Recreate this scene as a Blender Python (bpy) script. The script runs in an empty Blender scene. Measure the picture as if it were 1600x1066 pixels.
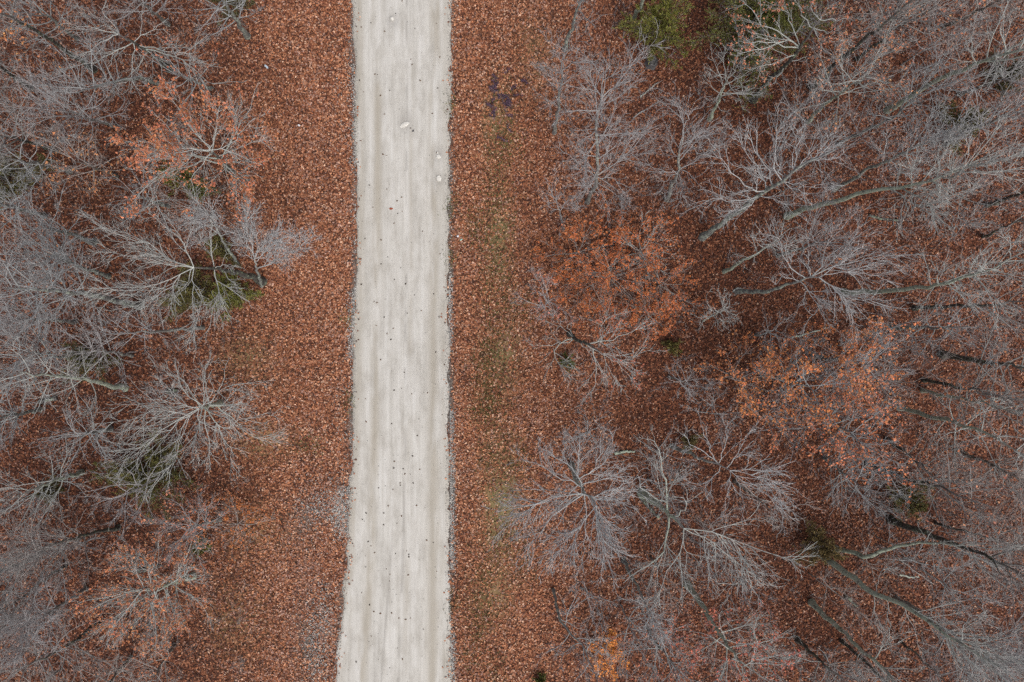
import bpy, math, random
import numpy as np

# ------------------------------------------------------------------ camera, sky, sun, exposure
scene = bpy.context.scene
COL = scene.collection
H = 34.13           # drone height above the road, metres
S = 31.25           # photograph pixels per metre on the ground
CX, CY = 800.0, 533.0

cam_data = bpy.data.cameras.new("drone_camera")
cam_data.sensor_width = 36.0
cam_data.lens = 24.0
cam_data.clip_end = 1000.0
cam = bpy.data.objects.new("drone_camera", cam_data)
cam.location = (0, 0, H)
cam.rotation_euler = (0, 0, 0)
COL.objects.link(cam)
scene.camera = cam

SUN_EL, SUN_AZ = 58.0, 150.0
world = bpy.data.worlds.new("World")
scene.world = world
world.use_nodes = True
wn = world.node_tree
wn.nodes.clear()
sky = wn.nodes.new("ShaderNodeTexSky")
sky.sky_type = 'NISHITA'
sky.sun_disc = False
sky.sun_elevation = math.radians(SUN_EL)
sky.sun_rotation = math.radians(SUN_AZ)
sky.air_density = 1.0
sky.dust_density = 6.0
sky.ozone_density = 1.0
hsv = wn.nodes.new("ShaderNodeHueSaturation")
hsv.inputs["Saturation"].default_value = 0.45      # a clouded, nearly white sky
bg = wn.nodes.new("ShaderNodeBackground")
bg.inputs["Strength"].default_value = 0.15
wo = wn.nodes.new("ShaderNodeOutputWorld")
wn.links.new(sky.outputs[0], hsv.inputs["Color"])
wn.links.new(hsv.outputs[0], bg.inputs["Color"])
wn.links.new(bg.outputs[0], wo.inputs["Surface"])

sun_data = bpy.data.lights.new("sun", 'SUN')
sun_data.energy = 1.2
sun_data.angle = math.radians(50)
sun_data.color = (1.0, 0.97, 0.92)
sun = bpy.data.objects.new("sun", sun_data)
sun.location = (0, 0, 60)
sun.rotation_euler = (math.radians(90 - SUN_EL), 0, math.radians(180 - SUN_AZ))
COL.objects.link(sun)

scene.view_settings.view_transform = 'Standard'
scene.view_settings.look = 'None'
scene.view_settings.exposure = 0.0
scene.view_settings.gamma = 1.0
scene.view_settings.use_curve_mapping = False
scene.cycles.use_denoising = False
scene.cycles.max_bounces = 6
scene.cycles.diffuse_bounces = 3

# ------------------------------------------------------------------ helpers
rng = np.random.default_rng(7)

def P(px, py, z=0.0):
    """photograph pixel + height above ground -> point of the place"""
    k = (H - z) / H / S
    return np.array([(px - CX) * k, (CY - py) * k, z])

def wx(px): return (px - CX) / S
def wy(py): return (CY - py) / S

_vn = {}
def vnoise(x, y, scale, seed):
    """smooth value noise 0..1"""
    if seed not in _vn:
        _vn[seed] = np.random.default_rng(seed).random((256, 256))
    g = _vn[seed]
    u = np.asarray(x) / scale + 97.3
    v = np.asarray(y) / scale + 41.7
    iu = np.floor(u).astype(int); iv = np.floor(v).astype(int)
    fu = u - iu; fv = v - iv
    fu = fu * fu * (3 - 2 * fu); fv = fv * fv * (3 - 2 * fv)
    a = g[iu % 256, iv % 256]; b = g[(iu + 1) % 256, iv % 256]
    c = g[iu % 256, (iv + 1) % 256]; d = g[(iu + 1) % 256, (iv + 1) % 256]
    return (a * (1 - fu) + b * fu) * (1 - fv) + (c * (1 - fu) + d * fu) * fv

def fbm(x, y, scale, seed):
    return 0.55 * vnoise(x, y, scale, seed) + 0.3 * vnoise(x, y, scale * .45, seed + 1) + 0.15 * vnoise(x, y, scale * .2, seed + 2)

def sstep(a, b, x):
    t = np.clip((x - a) / (b - a), 0, 1)
    return t * t * (3 - 2 * t)

def build_mesh(name, verts, quads=None, tris=None, mat=None, fattr=None, cattr=None, smooth=False):
    me = bpy.data.meshes.new(name)
    verts = np.asarray(verts, np.float32)
    nq = 0 if quads is None else len(quads)
    nt = 0 if tris is None else len(tris)
    me.vertices.add(len(verts))
    me.vertices.foreach_set("co", verts.ravel())
    parts = []
    if nq: parts.append(np.asarray(quads, np.int32).ravel())
    if nt: parts.append(np.asarray(tris, np.int32).ravel())
    loops = np.concatenate(parts)
    me.loops.add(len(loops))
    me.loops.foreach_set("vertex_index", loops)
    starts = np.concatenate([np.arange(nq) * 4, nq * 4 + np.arange(nt) * 3]).astype(np.int32)
    me.polygons.add(nq + nt)
    me.polygons.foreach_set("loop_start", starts)
    if smooth:
        me.polygons.foreach_set("use_smooth", np.ones(nq + nt, dtype=bool))
    for k, v in (fattr or {}).items():
        a = me.attributes.new(k, 'FLOAT', 'POINT')
        a.data.foreach_set("value", np.asarray(v, np.float32).ravel())
    for k, v in (cattr or {}).items():
        a = me.attributes.new(k, 'FLOAT_COLOR', 'POINT')
        v = np.asarray(v, np.float32)
        if v.shape[1] == 3:
            v = np.concatenate([v, np.ones((len(v), 1), np.float32)], 1)
        a.data.foreach_set("color", v.ravel())
    me.update(calc_edges=True)
    me.validate(verbose=False)
    if mat: me.materials.append(mat)
    return me

def link(name, data, parent=None, loc=(0, 0, 0)):
    o = bpy.data.objects.new(name, data)
    COL.objects.link(o)
    o.location = loc
    if parent is not None: o.parent = parent
    return o

def tag(o, label=None, cat=None, group=None, kind=None):
    if label: o["label"] = label
    if cat: o["category"] = cat
    if group: o["group"] = group
    if kind: o["kind"] = kind
    return o

# ------------------------------------------------------------------ materials
def new_mat(name, rough=0.9):
    m = bpy.data.materials.new(name)
    m.use_nodes = True
    nt = m.node_tree
    b = nt.nodes["Principled BSDF"]
    b.inputs["Roughness"].default_value = rough
    b.inputs["Specular IOR Level"].default_value = 0.25
    return m, nt, b

def N(nt, t, **kw):
    n = nt.nodes.new(t)
    for k, v in kw.items():
        if k.startswith("i_"):
            n.inputs[k[2:].replace("_", " ")].default_value = v
        else:
            setattr(n, k, v)
    return n

def ramp(nt, stops):
    r = nt.nodes.new("ShaderNodeValToRGB")
    el = r.color_ramp.elements
    while len(el) < len(stops): el.new(0.5)
    for e, (p, c) in zip(el, stops):
        e.position = p
        e.color = (*c, 1) if len(c) == 3 else c
    return r

def mix(nt, fac, a, b, blend='MIX'):
    m = nt.nodes.new("ShaderNodeMix")
    m.data_type = 'RGBA'; m.blend_type = blend
    for sock, v in ((m.inputs[0], fac), (m.inputs[6], a), (m.inputs[7], b)):
        if isinstance(v, (int, float)): sock.default_value = v
        elif isinstance(v, tuple): sock.default_value = (*v, 1)
        else: nt.links.new(v, sock)
    return m.outputs[2]

def coords(nt, scale=(1, 1, 1)):
    tc = N(nt, "ShaderNodeTexCoord")
    mp = N(nt, "ShaderNodeMapping")
    mp.inputs["Scale"].default_value = scale
    nt.links.new(tc.outputs["Object"], mp.inputs["Vector"])
    return mp.outputs[0]

def noise(nt, vec, scale, detail=3.0, rough=0.55):
    n = N(nt, "ShaderNodeTexNoise")
    n.inputs["Scale"].default_value = scale
    n.inputs["Detail"].default_value = detail
    n.inputs["Roughness"].default_value = rough
    if vec is not None: nt.links.new(vec, n.inputs["Vector"])
    return n

def attr(nt, name):
    a = N(nt, "ShaderNodeAttribute"); a.attribute_name = name
    return a

def leaf_mat(name, rough=0.75, trans=0.12):
    m, nt, b = new_mat(name, rough)
    a = attr(nt, "col")
    nt.links.new(a.outputs["Color"], b.inputs["Base Color"])
    return m

MAT_LITTER = leaf_mat("dry_leaf_litter")
MAT_LEAF = leaf_mat("dead_leaves_on_twigs")
MAT_GRASS = leaf_mat("grass_blades")
MAT_GRAVEL = leaf_mat("loose_gravel", 0.95)

def mat_ground():
    m, nt, b = new_mat("forest_floor", 1.0)
    v = coords(nt)
    vo = N(nt, "ShaderNodeTexVoronoi"); vo.inputs["Scale"].default_value = 12.0
    nt.links.new(v, vo.inputs["Vector"])
    sep = N(nt, "ShaderNodeSeparateColor"); nt.links.new(vo.outputs["Color"], sep.inputs[0])
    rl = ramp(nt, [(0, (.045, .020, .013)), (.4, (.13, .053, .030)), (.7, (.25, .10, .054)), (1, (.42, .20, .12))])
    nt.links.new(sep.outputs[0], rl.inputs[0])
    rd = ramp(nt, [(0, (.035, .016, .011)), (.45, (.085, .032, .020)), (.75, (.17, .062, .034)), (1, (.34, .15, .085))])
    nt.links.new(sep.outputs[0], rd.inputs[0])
    leafc = mix(nt, attr(nt, "crown_shade").outputs["Fac"], rl.outputs[0], rd.outputs[0])  # shade of the crowns painted into the floor's leaf colours
    n2 = noise(nt, v, 14, 4)
    soil = ramp(nt, [(.3, (.065, .052, .044)), (.7, (.19, .165, .145))]); nt.links.new(n2.outputs[0], soil.inputs[0])
    tan = ramp(nt, [(.3, (.13, .105, .045)), (.7, (.28, .215, .11))]); nt.links.new(n2.outputs[0], tan.inputs[0])
    c = mix(nt, attr(nt, "tan").outputs["Fac"], leafc, tan.outputs[0])
    c = mix(nt, attr(nt, "soil").outputs["Fac"], c, soil.outputs[0])
    nt.links.new(c, b.inputs["Base Color"])
    bp = N(nt, "ShaderNodeBump"); bp.inputs["Strength"].default_value = 0.7; bp.inputs["Distance"].default_value = 0.03
    nt.links.new(n2.outputs[0], bp.inputs["Height"]); nt.links.new(bp.outputs[0], b.inputs["Normal"])
    return m

def mat_road():
    m, nt, b = new_mat("pale_gravel_road", 0.95)
    v = coords(nt)
    vs = coords(nt, (3.6, .22, 1))
    vs2 = coords(nt, (16, .35, 1))
    st = noise(nt, vs, 1.0, 4, .6)
    st2 = noise(nt, vs2, 1.0, 3, .6)
    fine = noise(nt, v, 19, 6, .8)
    blot = noise(nt, coords(nt, (1.6, .7, 1)), 1.0, 6, .7)
    base = ramp(nt, [(.25, (.415, .398, .368)), (.5, (.50, .483, .453)), (.75, (.565, .552, .53))])
    nt.links.new(st.outputs[0], base.inputs[0])
    s2 = ramp(nt, [(.3, (.92, .91, .90)), (.62, (1.02, 1.02, 1.015))]); nt.links.new(st2.outputs[0], s2.inputs[0])
    c = mix(nt, .8, base.outputs[0], s2.outputs[0], 'MULTIPLY')
    bl = ramp(nt, [(.32, (.74, .72, .69)), (.55, (1.04, 1.04, 1.04))]); nt.links.new(blot.outputs[0], bl.inputs[0])
    c = mix(nt, .7, c, bl.outputs[0], 'MULTIPLY')
    fi = ramp(nt, [(.3, (.84, .83, .82)), (.47, (.99, .99, .99)), (.72, (1.06, 1.06, 1.06))]); nt.links.new(fine.outputs[0], fi.inputs[0])
    c = mix(nt, .75, c, fi.outputs[0], 'MULTIPLY')
    c = mix(nt, attr(nt, "tan").outputs["Fac"], c, (.33, .295, .24))
    c = mix(nt, attr(nt, "wear").outputs["Fac"], c, (.19, .175, .16))
    nt.links.new(c, b.inputs["Base Color"])
    bp = N(nt, "ShaderNodeBump"); bp.inputs["Strength"].default_value = 0.3; bp.inputs["Distance"].default_value = 0.012
    nt.links.new(fine.outputs[0], bp.inputs["Height"]); nt.links.new(bp.outputs[0], b.inputs["Normal"])
    return m

def mat_bark(name, dark, mid, lichen, lich_amt, twig):
    """thick wood shows bark and lichen, thin wood the colour of its twigs (attribute rad = radius in metres)"""
    m, nt, b = new_mat(name, 0.95)
    v = coords(nt)
    n1 = noise(nt, v, 9, 5, .7)
    n2 = noise(nt, v, 5.0, 4, .65)
    bark = ramp(nt, [(.32, dark), (.68, mid)]); nt.links.new(n1.outputs[0], bark.inputs[0])
    lm = ramp(nt, [(.62 - lich_amt * .3, (0, 0, 0)), (.70 - lich_amt * .3, (1, 1, 1))]); nt.links.new(n2.outputs[0], lm.inputs[0])
    c = mix(nt, lm.outputs[0], bark.outputs[0], lichen)
    tw = mix(nt, n1.outputs[0], tuple(x * .78 for x in twig), tuple(x * 1.2 for x in twig))
    mr = N(nt, "ShaderNodeMapRange")
    mr.inputs["From Min"].default_value = 0.012; mr.inputs["From Max"].default_value = 0.055
    nt.links.new(attr(nt, "rad").outputs["Fac"], mr.inputs["Value"])
    c2 = mix(nt, mr.outputs[0], tw, c)
    nt.links.new(c2, b.inputs["Base Color"])
    bp = N(nt, "ShaderNodeBump"); bp.inputs["Strength"].default_value = 0.8; bp.inputs["Distance"].default_value = 0.02
    nt.links.new(n1.outputs[0], bp.inputs["Height"]); nt.links.new(bp.outputs[0], b.inputs["Normal"])
    return m

BARK = {
    'lilac':  mat_bark("bark_smooth_grey", (.12, .11, .10), (.27, .26, .25), (.36, .40, .34), .30, (.335, .322, .325)),
    'grey':   mat_bark("bark_blue_grey", (.10, .10, .095), (.25, .25, .245), (.36, .41, .35), .45, (.315, .32, .325)),
    'lichen': mat_bark("bark_lichened", (.09, .09, .075), (.24, .25, .21), (.38, .43, .34), .75, (.40, .405, .39)),
    'dark':   mat_bark("bark_dark_furrowed", (.035, .033, .030), (.11, .102, .092), (.22, .27, .19), .28, (.29, .27, .26)),
    'pale':   mat_bark("bark_pale_ash_grey", (.10, .10, .095), (.26, .26, .25), (.37, .42, .35), .45, (.41, .41, .415)),
    'tan':    mat_bark("bark_brown_grey", (.09, .08, .07), (.20, .18, .16), (.30, .33, .27), .25, (.34, .30, .28)),
}
def plain(name, c1, c2, scale, rough=.9):
    m, nt, b = new_mat(name, rough)
    n = noise(nt, coords(nt), scale, 4, .65)
    r = ramp(nt, [(.3, c1), (.7, c2)]); nt.links.new(n.outputs[0], r.inputs[0])
    nt.links.new(r.outputs[0], b.inputs["Base Color"])
    bp = N(nt, "ShaderNodeBump"); bp.inputs["Strength"].default_value = 0.5; bp.inputs["Distance"].default_value = 0.01
    nt.links.new(n.outputs[0], bp.inputs["Height"]); nt.links.new(bp.outputs[0], b.inputs["Normal"])
    return m
MAT_STONE = plain("pale_limestone", (.48, .46, .42), (.68, .66, .62), 9)
MAT_STUMP = plain("weathered_stump_wood", (.06, .058, .06), (.17, .165, .165), 14)
MAT_STUMPTOP = plain("rotten_wood_top", (.22, .13, .07), (.42, .29, .17), 20)
MAT_BLUE = plain("pale_blue_scrap", (.40, .48, .56), (.52, .60, .66), 12, .6)
MAT_TEAL = plain("teal_scrap", (.25, .60, .55), (.35, .72, .66), 12, .6)
MAT_WHITE = plain("white_scrap", (.62, .62, .66), (.82, .82, .84), 12, .6)

# ------------------------------------------------------------------ ground and road shape
_ly = np.array([-3000, 0, 150, 300, 450, 533, 650, 750, 800, 850, 900, 950, 1000, 1066, 4000], float)
_lx = np.array([553, 553, 555, 556.5, 556, 552, 551, 548, 546, 543, 540, 535, 529, 523, 430], float)
_rx = np.array([704, 704, 702, 700, 700, 700, 700, 701, 701, 701, 701, 702, 702, 703, 715], float)
def edge_l(y): return wx(np.interp(CY - np.asarray(y) * S, _ly, _lx))
def edge_r(y): return wx(np.interp(CY - np.asarray(y) * S, _ly, _rx))

def ground_z(x, y):
    x = np.asarray(x, float); y = np.asarray(y, float)
    d = np.maximum(edge_l(y) - x, x - edge_r(y))          # distance outside the road (negative on it)
    z = 0.16 * (fbm(x, y, 3.5, 11) - .5) + 0.05 * (vnoise(x, y, .8, 15) - .5)
    z = z * sstep(0.1, 2.0, d)
    lip = 0.05 * np.exp(-((d - .16) / .12) ** 2) * -1.0
    z = z + lip
    return np.where(d < 0, -0.14 * sstep(0, -.25, d) + lip, z)

def road_z(x, y):
    l = edge_l(y); r = edge_r(y)
    u = (x - l) / (r - l)
    crown = 0.07 * (1 - (2 * u - 1) ** 2)
    ruts = -0.020 * (np.exp(-((u - .28) / .06) ** 2) + np.exp(-((u - .80) / .06) ** 2)) - .008 * np.exp(-((u - .55) / .03) ** 2)
    z = 0.012 + crown + ruts + 0.022 * (fbm(x * 2.2, y * .5, 1.0, 31) - .5)
    out = np.maximum(l - x, x - r)
    return z - 0.16 * sstep(-0.10, 0.30, out + .46 * (fbm(x, y, .7, 37) - .5))

def grid_mesh(xs, ys, zf):
    X, Y = np.meshgrid(xs, ys)
    Z = zf(X, Y)
    V = np.stack([X, Y, Z], -1).reshape(-1, 3)
    nx, ny = len(xs), len(ys)
    i = np.arange(ny - 1)[:, None] * nx + np.arange(nx - 1)[None]
    Q = np.stack([i, i + 1, i + nx + 1, i + nx], -1).reshape(-1, 4)
    return V, Q

# masks of the ground: bare tan verge earth, dark soil lip along the road
def to_px(x, y): return CX + np.asarray(x) * S, CY - np.asarray(y) * S
def blob(px, py, cx, cy, rx, ry): return np.exp(-(((px - cx) / rx) ** 2 + ((py - cy) / ry) ** 2))

def tan_mask(x, y):
    px, py = to_px(x, y)
    t = .9 * blob(px, py, 785, 790, 32, 95) + .75 * blob(px, py, 782, 380, 20, 60) + .7 * blob(px, py, 790, 560, 26, 50)
    t = t + .6 * blob(px, py, 775, 190, 22, 60) + .35 * blob(px, py, 365, 965, 45, 55) + .3 * blob(px, py, 400, 830, 45, 45)
    t = t + .55 * blob(px, py, 770, 930, 28, 40) + .5 * blob(px, py, 385, 560, 40, 40) + .5 * blob(px, py, 410, 690, 40, 30) + .35 * blob(px, py, 835, 90, 25, 60)
    return np.clip(t * (.45 + 1.1 * fbm(x, y, .9, 51)), 0, 1)

def soil_mask(x, y):
    d_l = edge_l(y) - x; d_r = x - edge_r(y)
    n = fbm(x, y, .7, 61)
    a = (.25 + .75 * sstep(.35, .6, fbm(x, y, 1.8, 65))) * sstep(.40, .12, np.abs(d_r) - .30 * (n - .5)) + (.15 + .7 * sstep(.4, .7, fbm(x, y, 1.8, 67))) * sstep(.30, .06, np.abs(d_l) - .3 * (n - .5))
    px, py = to_px(x, y)
    a = a + .9 * blob(px, py, 478, 1000, 22, 50) * n * 1.6 + .6 * blob(px, py, 470, 810, 30, 30) * n * 1.6 + .5 * blob(px, py, 475, 905, 14, 40) * n * 1.6
    return np.clip(a, 0, 1)

xs = np.concatenate([[-260, -160, -100, -70, -50, -40, -34], np.arange(-31, 31.01, .25), [34, 40, 50, 70, 100, 160, 260]])
ys = np.concatenate([[-260, -160, -100, -70, -50, -36, -27], np.arange(-23, 23.01, .25), [27, 36, 50, 70, 100, 160, 260]])
V, Q = grid_mesh(xs, ys, ground_z)
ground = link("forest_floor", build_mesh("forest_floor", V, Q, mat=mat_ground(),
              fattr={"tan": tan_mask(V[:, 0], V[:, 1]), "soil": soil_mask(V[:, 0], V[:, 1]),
                     "crown_shade": np.clip((np.abs(CX + V[:, 0] * S - 640) - 210) / 220, 0, 1)}, smooth=True))  # floor colour darkens into the woods, imitating crown shade
tag(ground, kind="structure")

# road sheet
yr = np.concatenate([[-260, -160, -100, -60, -35, -27], np.arange(-23, 23.01, .12), [27, 35, 60, 100, 160, 260]])
us = np.linspace(-.11, 1.11, 96)
Yg = np.repeat(yr[:, None], len(us), 1)
L = edge_l(yr)[:, None]; R = edge_r(yr)[:, None]
Xg = L + (R - L) * us[None]
Zg = road_z(Xg, Yg)
# hollows round the embedded stones
POCK = [(613, 31, 11), (634, 190, 13), (685, 240, 9), (687, 278, 8)]
wear = np.zeros_like(Zg)
for (px, py, r) in POCK:
    g = np.exp(-(((Xg - wx(px)) * S / r) ** 2 + ((Yg - wy(py)) * S / (r * 1.25)) ** 2))
    Zg -= .03 * g
    wear += .45 * g * (.4 + fbm(Xg, Yg, .25, 71))
Ug = np.repeat(us[None], len(yr), 0)
def streak(c, w, seed, lo, sc=1.0):
    n = fbm(Xg * 2.0, Yg * .35 * sc, 1.0, seed)
    cc = c + .004 * (vnoise(Yg * .25, Yg * 0, 1.0, seed + 5) - .5)
    return np.exp(-((Ug - cc) / w) ** 2) * sstep(lo, lo + .28, n)
tan = .7 * streak(.235, .045, 81, .28) + .7 * streak(.845, .055, 84, .28) + .5 * streak(.05, .05, 87, .25) + .36 * streak(.60, .025, 94, .40)
tan += .30 * streak(.95, .04, 97, .3)
wear += .5 * streak(.55, .010, 91, .42, 3.) + .16 * streak(.23, .010, 101, .48, 2.) + .16 * streak(.83, .008, 103, .48, 2.)
bot = sstep(wy(780), wy(960), Yg)
# dark tyre scuff drifting left near the bottom of the road
sc_u = np.interp(CY - Yg * S, [850, 950, 1066], [.44, .42, .405])
wear += .40 * bot * np.exp(-((Ug - sc_u) / .010) ** 2) + .22 * bot * np.exp(-((Ug - sc_u + .05) / .018) ** 2) * fbm(Xg, Yg, .5, 107)
edge = np.minimum(Ug, 1 - Ug)
wear += .5 * sstep(.008, -.055, edge + .03 * (fbm(Xg, Yg, .35, 111) - .5))
tan += .35 * sstep(.05, -.02, edge)
Vr = np.stack([Xg, Yg, Zg], -1).reshape(-1, 3)
nx = len(us)
i = np.arange(len(yr) - 1)[:, None] * nx + np.arange(nx - 1)[None]
Qr = np.stack([i, i + 1, i + nx + 1, i + nx], -1).reshape(-1, 4)
road = link("gravel_road", build_mesh("gravel_road", Vr, Qr, mat=mat_road(),
            fattr={"tan": np.clip(tan, 0, 1).ravel(), "wear": np.clip(wear, 0, .9).ravel()}, smooth=True))
tag(road, kind="structure")

# ------------------------------------------------------------------ leaf litter (nobody could count it)
PAL = np.array([[.48, .225, .125], [.36, .140, .068], [.25, .088, .045], [.155, .053, .030], [.072, .030, .021], [.42, .25, .195], [.29, .16, .125], [.58, .36, .25]])

def leaf_quads(pos, nrm_tilt, length, width, rg, curl=.35):
    """folded, curled leaf kites; returns verts (n*4,3) and tris"""
    n = len(pos)
    yaw = rg.random(n) * 2 * math.pi
    pit = rg.normal(0, nrm_tilt, n); rol = rg.normal(0, nrm_tilt, n)
    ax = np.stack([np.cos(yaw) * np.cos(pit), np.sin(yaw) * np.cos(pit), np.sin(pit)], 1)
    sd = np.stack([-np.sin(yaw) * np.cos(rol), np.cos(yaw) * np.cos(rol), np.sin(rol)], 1)
    up = np.cross(ax, sd)
    c = (rg.random(n) * curl)[:, None] * width[:, None]
    l = length[:, None]; w = width[:, None]
    off = rg.uniform(-.12, .22, n)[:, None] * l
    v0 = pos - ax * l * .5
    v1 = pos + sd * w * .5 + up * c - ax * off * .5
    v2 = pos + ax * l * .5 + up * c * .6 * rg.choice([-.3, 1.], n)[:, None]
    v3 = pos - sd * w * .5 + up * c - ax * off * .5
    Vt = np.stack([v0, v1, v2, v3], 1).reshape(-1, 3)
    b = np.arange(n)[:, None] * 4
    T = np.concatenate([b + [0, 2, 1], b + [0, 3, 2]], 1).reshape(-1, 3)
    return Vt, T

def litter():
    rg = np.random.default_rng(21)
    n = 520000
    x = rg.uniform(-28, 28, n); y = rg.uniform(-19, 19, n)
    x = np.concatenate([x, rg.normal(0, 30, 70000)]); y = np.concatenate([y, rg.normal(0, 21, 70000)])    # the carpet thins out past the view
    far = (np.abs(x[520000:]) > 28) | (np.abs(y[520000:]) > 19)
    x = np.concatenate([x[:520000], x[520000:][far]]); y = np.concatenate([y[:520000], y[520000:][far]]); n = len(x)
    d = np.maximum(edge_l(y) - x, x - edge_r(y))
    px, py = to_px(x, y)
    dens = .22 * sstep(-.45, 0, d) * sstep(.45, .7, fbm(x, y, .8, 207))  + .9 * sstep(-.05, .40, d + .35 * (fbm(x, y, .5, 201) - .5))
    dens = dens * (1 - .75 * soil_mask(x, y)) * (1 - .72 * tan_mask(x, y))
    dens = dens * (.85 + .35 * fbm(x, y, 1.2, 205))
    keep = rg.random(n) < dens
    x, y, px, py = x[keep], y[keep], px[keep], py[keep]
    n = len(x)
    ln = rg.uniform(.075, .142, n); wd = ln * rg.uniform(.50, .85, n)
    z = np.maximum(np.maximum(ground_z(x, y), road_z(x, y) - .01), -.02) + rg.uniform(.006, .05, n)
    Vt, T = leaf_quads(np.stack([x, y, z], 1), .36, ln, wd, rg)
    # leaf kinds: paler on brighter lit verges; red-brown under trees, with crown shade painted in
    verge = np.clip(1.15 - np.abs(px - 630) / 300, 0, 1) * (.6 + .6 * fbm(x, y, 2.5, 211))
    crown_shade = np.clip((np.abs(px - 640) - 210) / 220, 0, 1) * (.5 + .8 * fbm(x, y, 3.0, 215))
    pinkish = sstep(.45, .7, fbm(x, y, 1.6, 221)) * .9 + 1.6 * blob(px, py, 490, 900, 45, 170) + .5 * blob(px, py, 500, 200, 50, 200)
    drift = fbm(x, y, 1.1, 231); verge = verge * 1.45
    W = np.stack([.10 + .20 * verge * drift * 2, .24 + .08 * verge, .26 + 0 * verge, .20 + .62 * crown_shade * drift * 2, .18 + .66 * crown_shade + .25 * sstep(.5, .75, 1 - drift) + .4 * sstep(430, 330, px),  # left wood weighted darker still, for its shade
                  .05 + .18 * pinkish, .06 + .16 * pinkish, .04 + .11 * verge], 1)
    W = W / W.sum(1, keepdims=True)
    k = (np.cumsum(W, 1) < rg.random(n)[:, None]).sum(1).clip(0, 7)
    shade_dim = (1 - .22 * np.clip(crown_shade, 0, 1))[:, None]      # leaf colour dimmed further for the shade of the crowns
    c = PAL[k] * rg.uniform(.70, 1.25, n)[:, None] * shade_dim
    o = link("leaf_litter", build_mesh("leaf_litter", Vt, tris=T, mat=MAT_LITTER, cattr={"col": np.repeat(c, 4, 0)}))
    tag(o, "carpet of dry reddish brown fallen leaves covering the forest floor", "leaf litter", kind="stuff")
litter()

def gravel():
    """whitish loose stones thrown to the road's edges"""
    rg = np.random.default_rng(33)
    pts = []
    def strip(edge, y0, y1, n, off, sd):
        yy = wy(rg.uniform(y0, y1, n))
        e = edge_r(yy) if edge == 'r' else edge_l(yy)
        s = 1 if edge == 'r' else -1
        pts.append(np.stack([e + s * (off + np.abs(rg.normal(0, sd, n)) - .05), yy], 1))
    strip('r', -60, 1130, 3000, -.10, .22)
    strip('r', 430, 540, 900, .10, .10); strip('r', 640, 890, 2600, .14, .12); strip('r', 990, 1100, 900, .14, .10)
    strip('l', -60, 1130, 3000, -.10, .22)
    strip('l', 100, 260, 500, .03, .14); strip('l', 450, 560, 900, .04, .16); strip('l', 760, 840, 800, .08, .25)
    def cloud(px, py, rx, ry, n):
        pts.append(np.stack([wx(px) + rg.normal(0, rx / S, n), wy(py) + rg.normal(0, ry / S, n)], 1))
    cloud(528, 797, 8, 22, 1200); cloud(494, 793, 16, 13, 550); cloud(505, 760, 18, 18, 200); cloud(497, 1010, 14, 42, 1100)
    cloud(508, 960, 9, 30, 500); cloud(480, 1000, 12, 50, 250); cloud(470, 840, 22, 20, 180); cloud(530, 640, 8, 50, 160); cloud(535, 120, 8, 60, 120)
    # sparse stones on the road itself
    n = 900
    yy = rg.uniform(-20, 20, n); e0, e1 = edge_l(yy), edge_r(yy)
    uu = np.clip(rg.beta(.55, .55, n), .01, .99)
    pts.append(np.stack([e0 + (e1 - e0) * uu, yy], 1))
    p = np.concatenate(pts); n = len(p)
    on = (p[:, 0] > edge_l(p[:, 1])) & (p[:, 0] < edge_r(p[:, 1]))
    z = np.where(on, road_z(p[:, 0], p[:, 1]), np.maximum(ground_z(p[:, 0], p[:, 1]) + .025, road_z(p[:, 0], p[:, 1])))
    r = rg.uniform(.014, .038, n) * np.where(on, .62, 1.)
    base = np.array([[1, 0, 0], [-1, 0, 0], [0, 1, 0], [0, -1, 0], [0, 0, 1], [0, 0, -1]], float)
    T0 = np.array([[0, 2, 4], [2, 1, 4], [1, 3, 4], [3, 0, 4], [2, 0, 5], [1, 2, 5], [3, 1, 5], [0, 3, 5]])
    a = rg.random(n) * 6.28
    Rm = np.zeros((n, 3, 3)); Rm[:, 0, 0] = np.cos(a); Rm[:, 0, 1] = -np.sin(a); Rm[:, 1, 0] = np.sin(a); Rm[:, 1, 1] = np.cos(a); Rm[:, 2, 2] = 1
    sc = rg.uniform(.6, 1.4, (n, 1, 3)) * base[None] + rg.normal(0, .22, (n, 6, 3))
    Vg = np.einsum('nij,nkj->nki', Rm, sc) * r[:, None, None] + np.stack([p[:, 0], p[:, 1], z + r * .25], 1)[:, None]
    T = (np.arange(n)[:, None, None] * 6 + T0[None]).reshape(-1, 3)
    g = (.10 + .48 * rg.random(n) ** .8)[:, None] * np.array([1, .955, .905])
    o = link("loose_gravel", build_mesh("loose_gravel", Vg.reshape(-1, 3), tris=T, mat=MAT_GRAVEL, cattr={"col": np.repeat(g, 6, 0)}))
    tag(o, "loose whitish gravel strewn along both edges of the road", "gravel", kind="stuff")
gravel()

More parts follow.
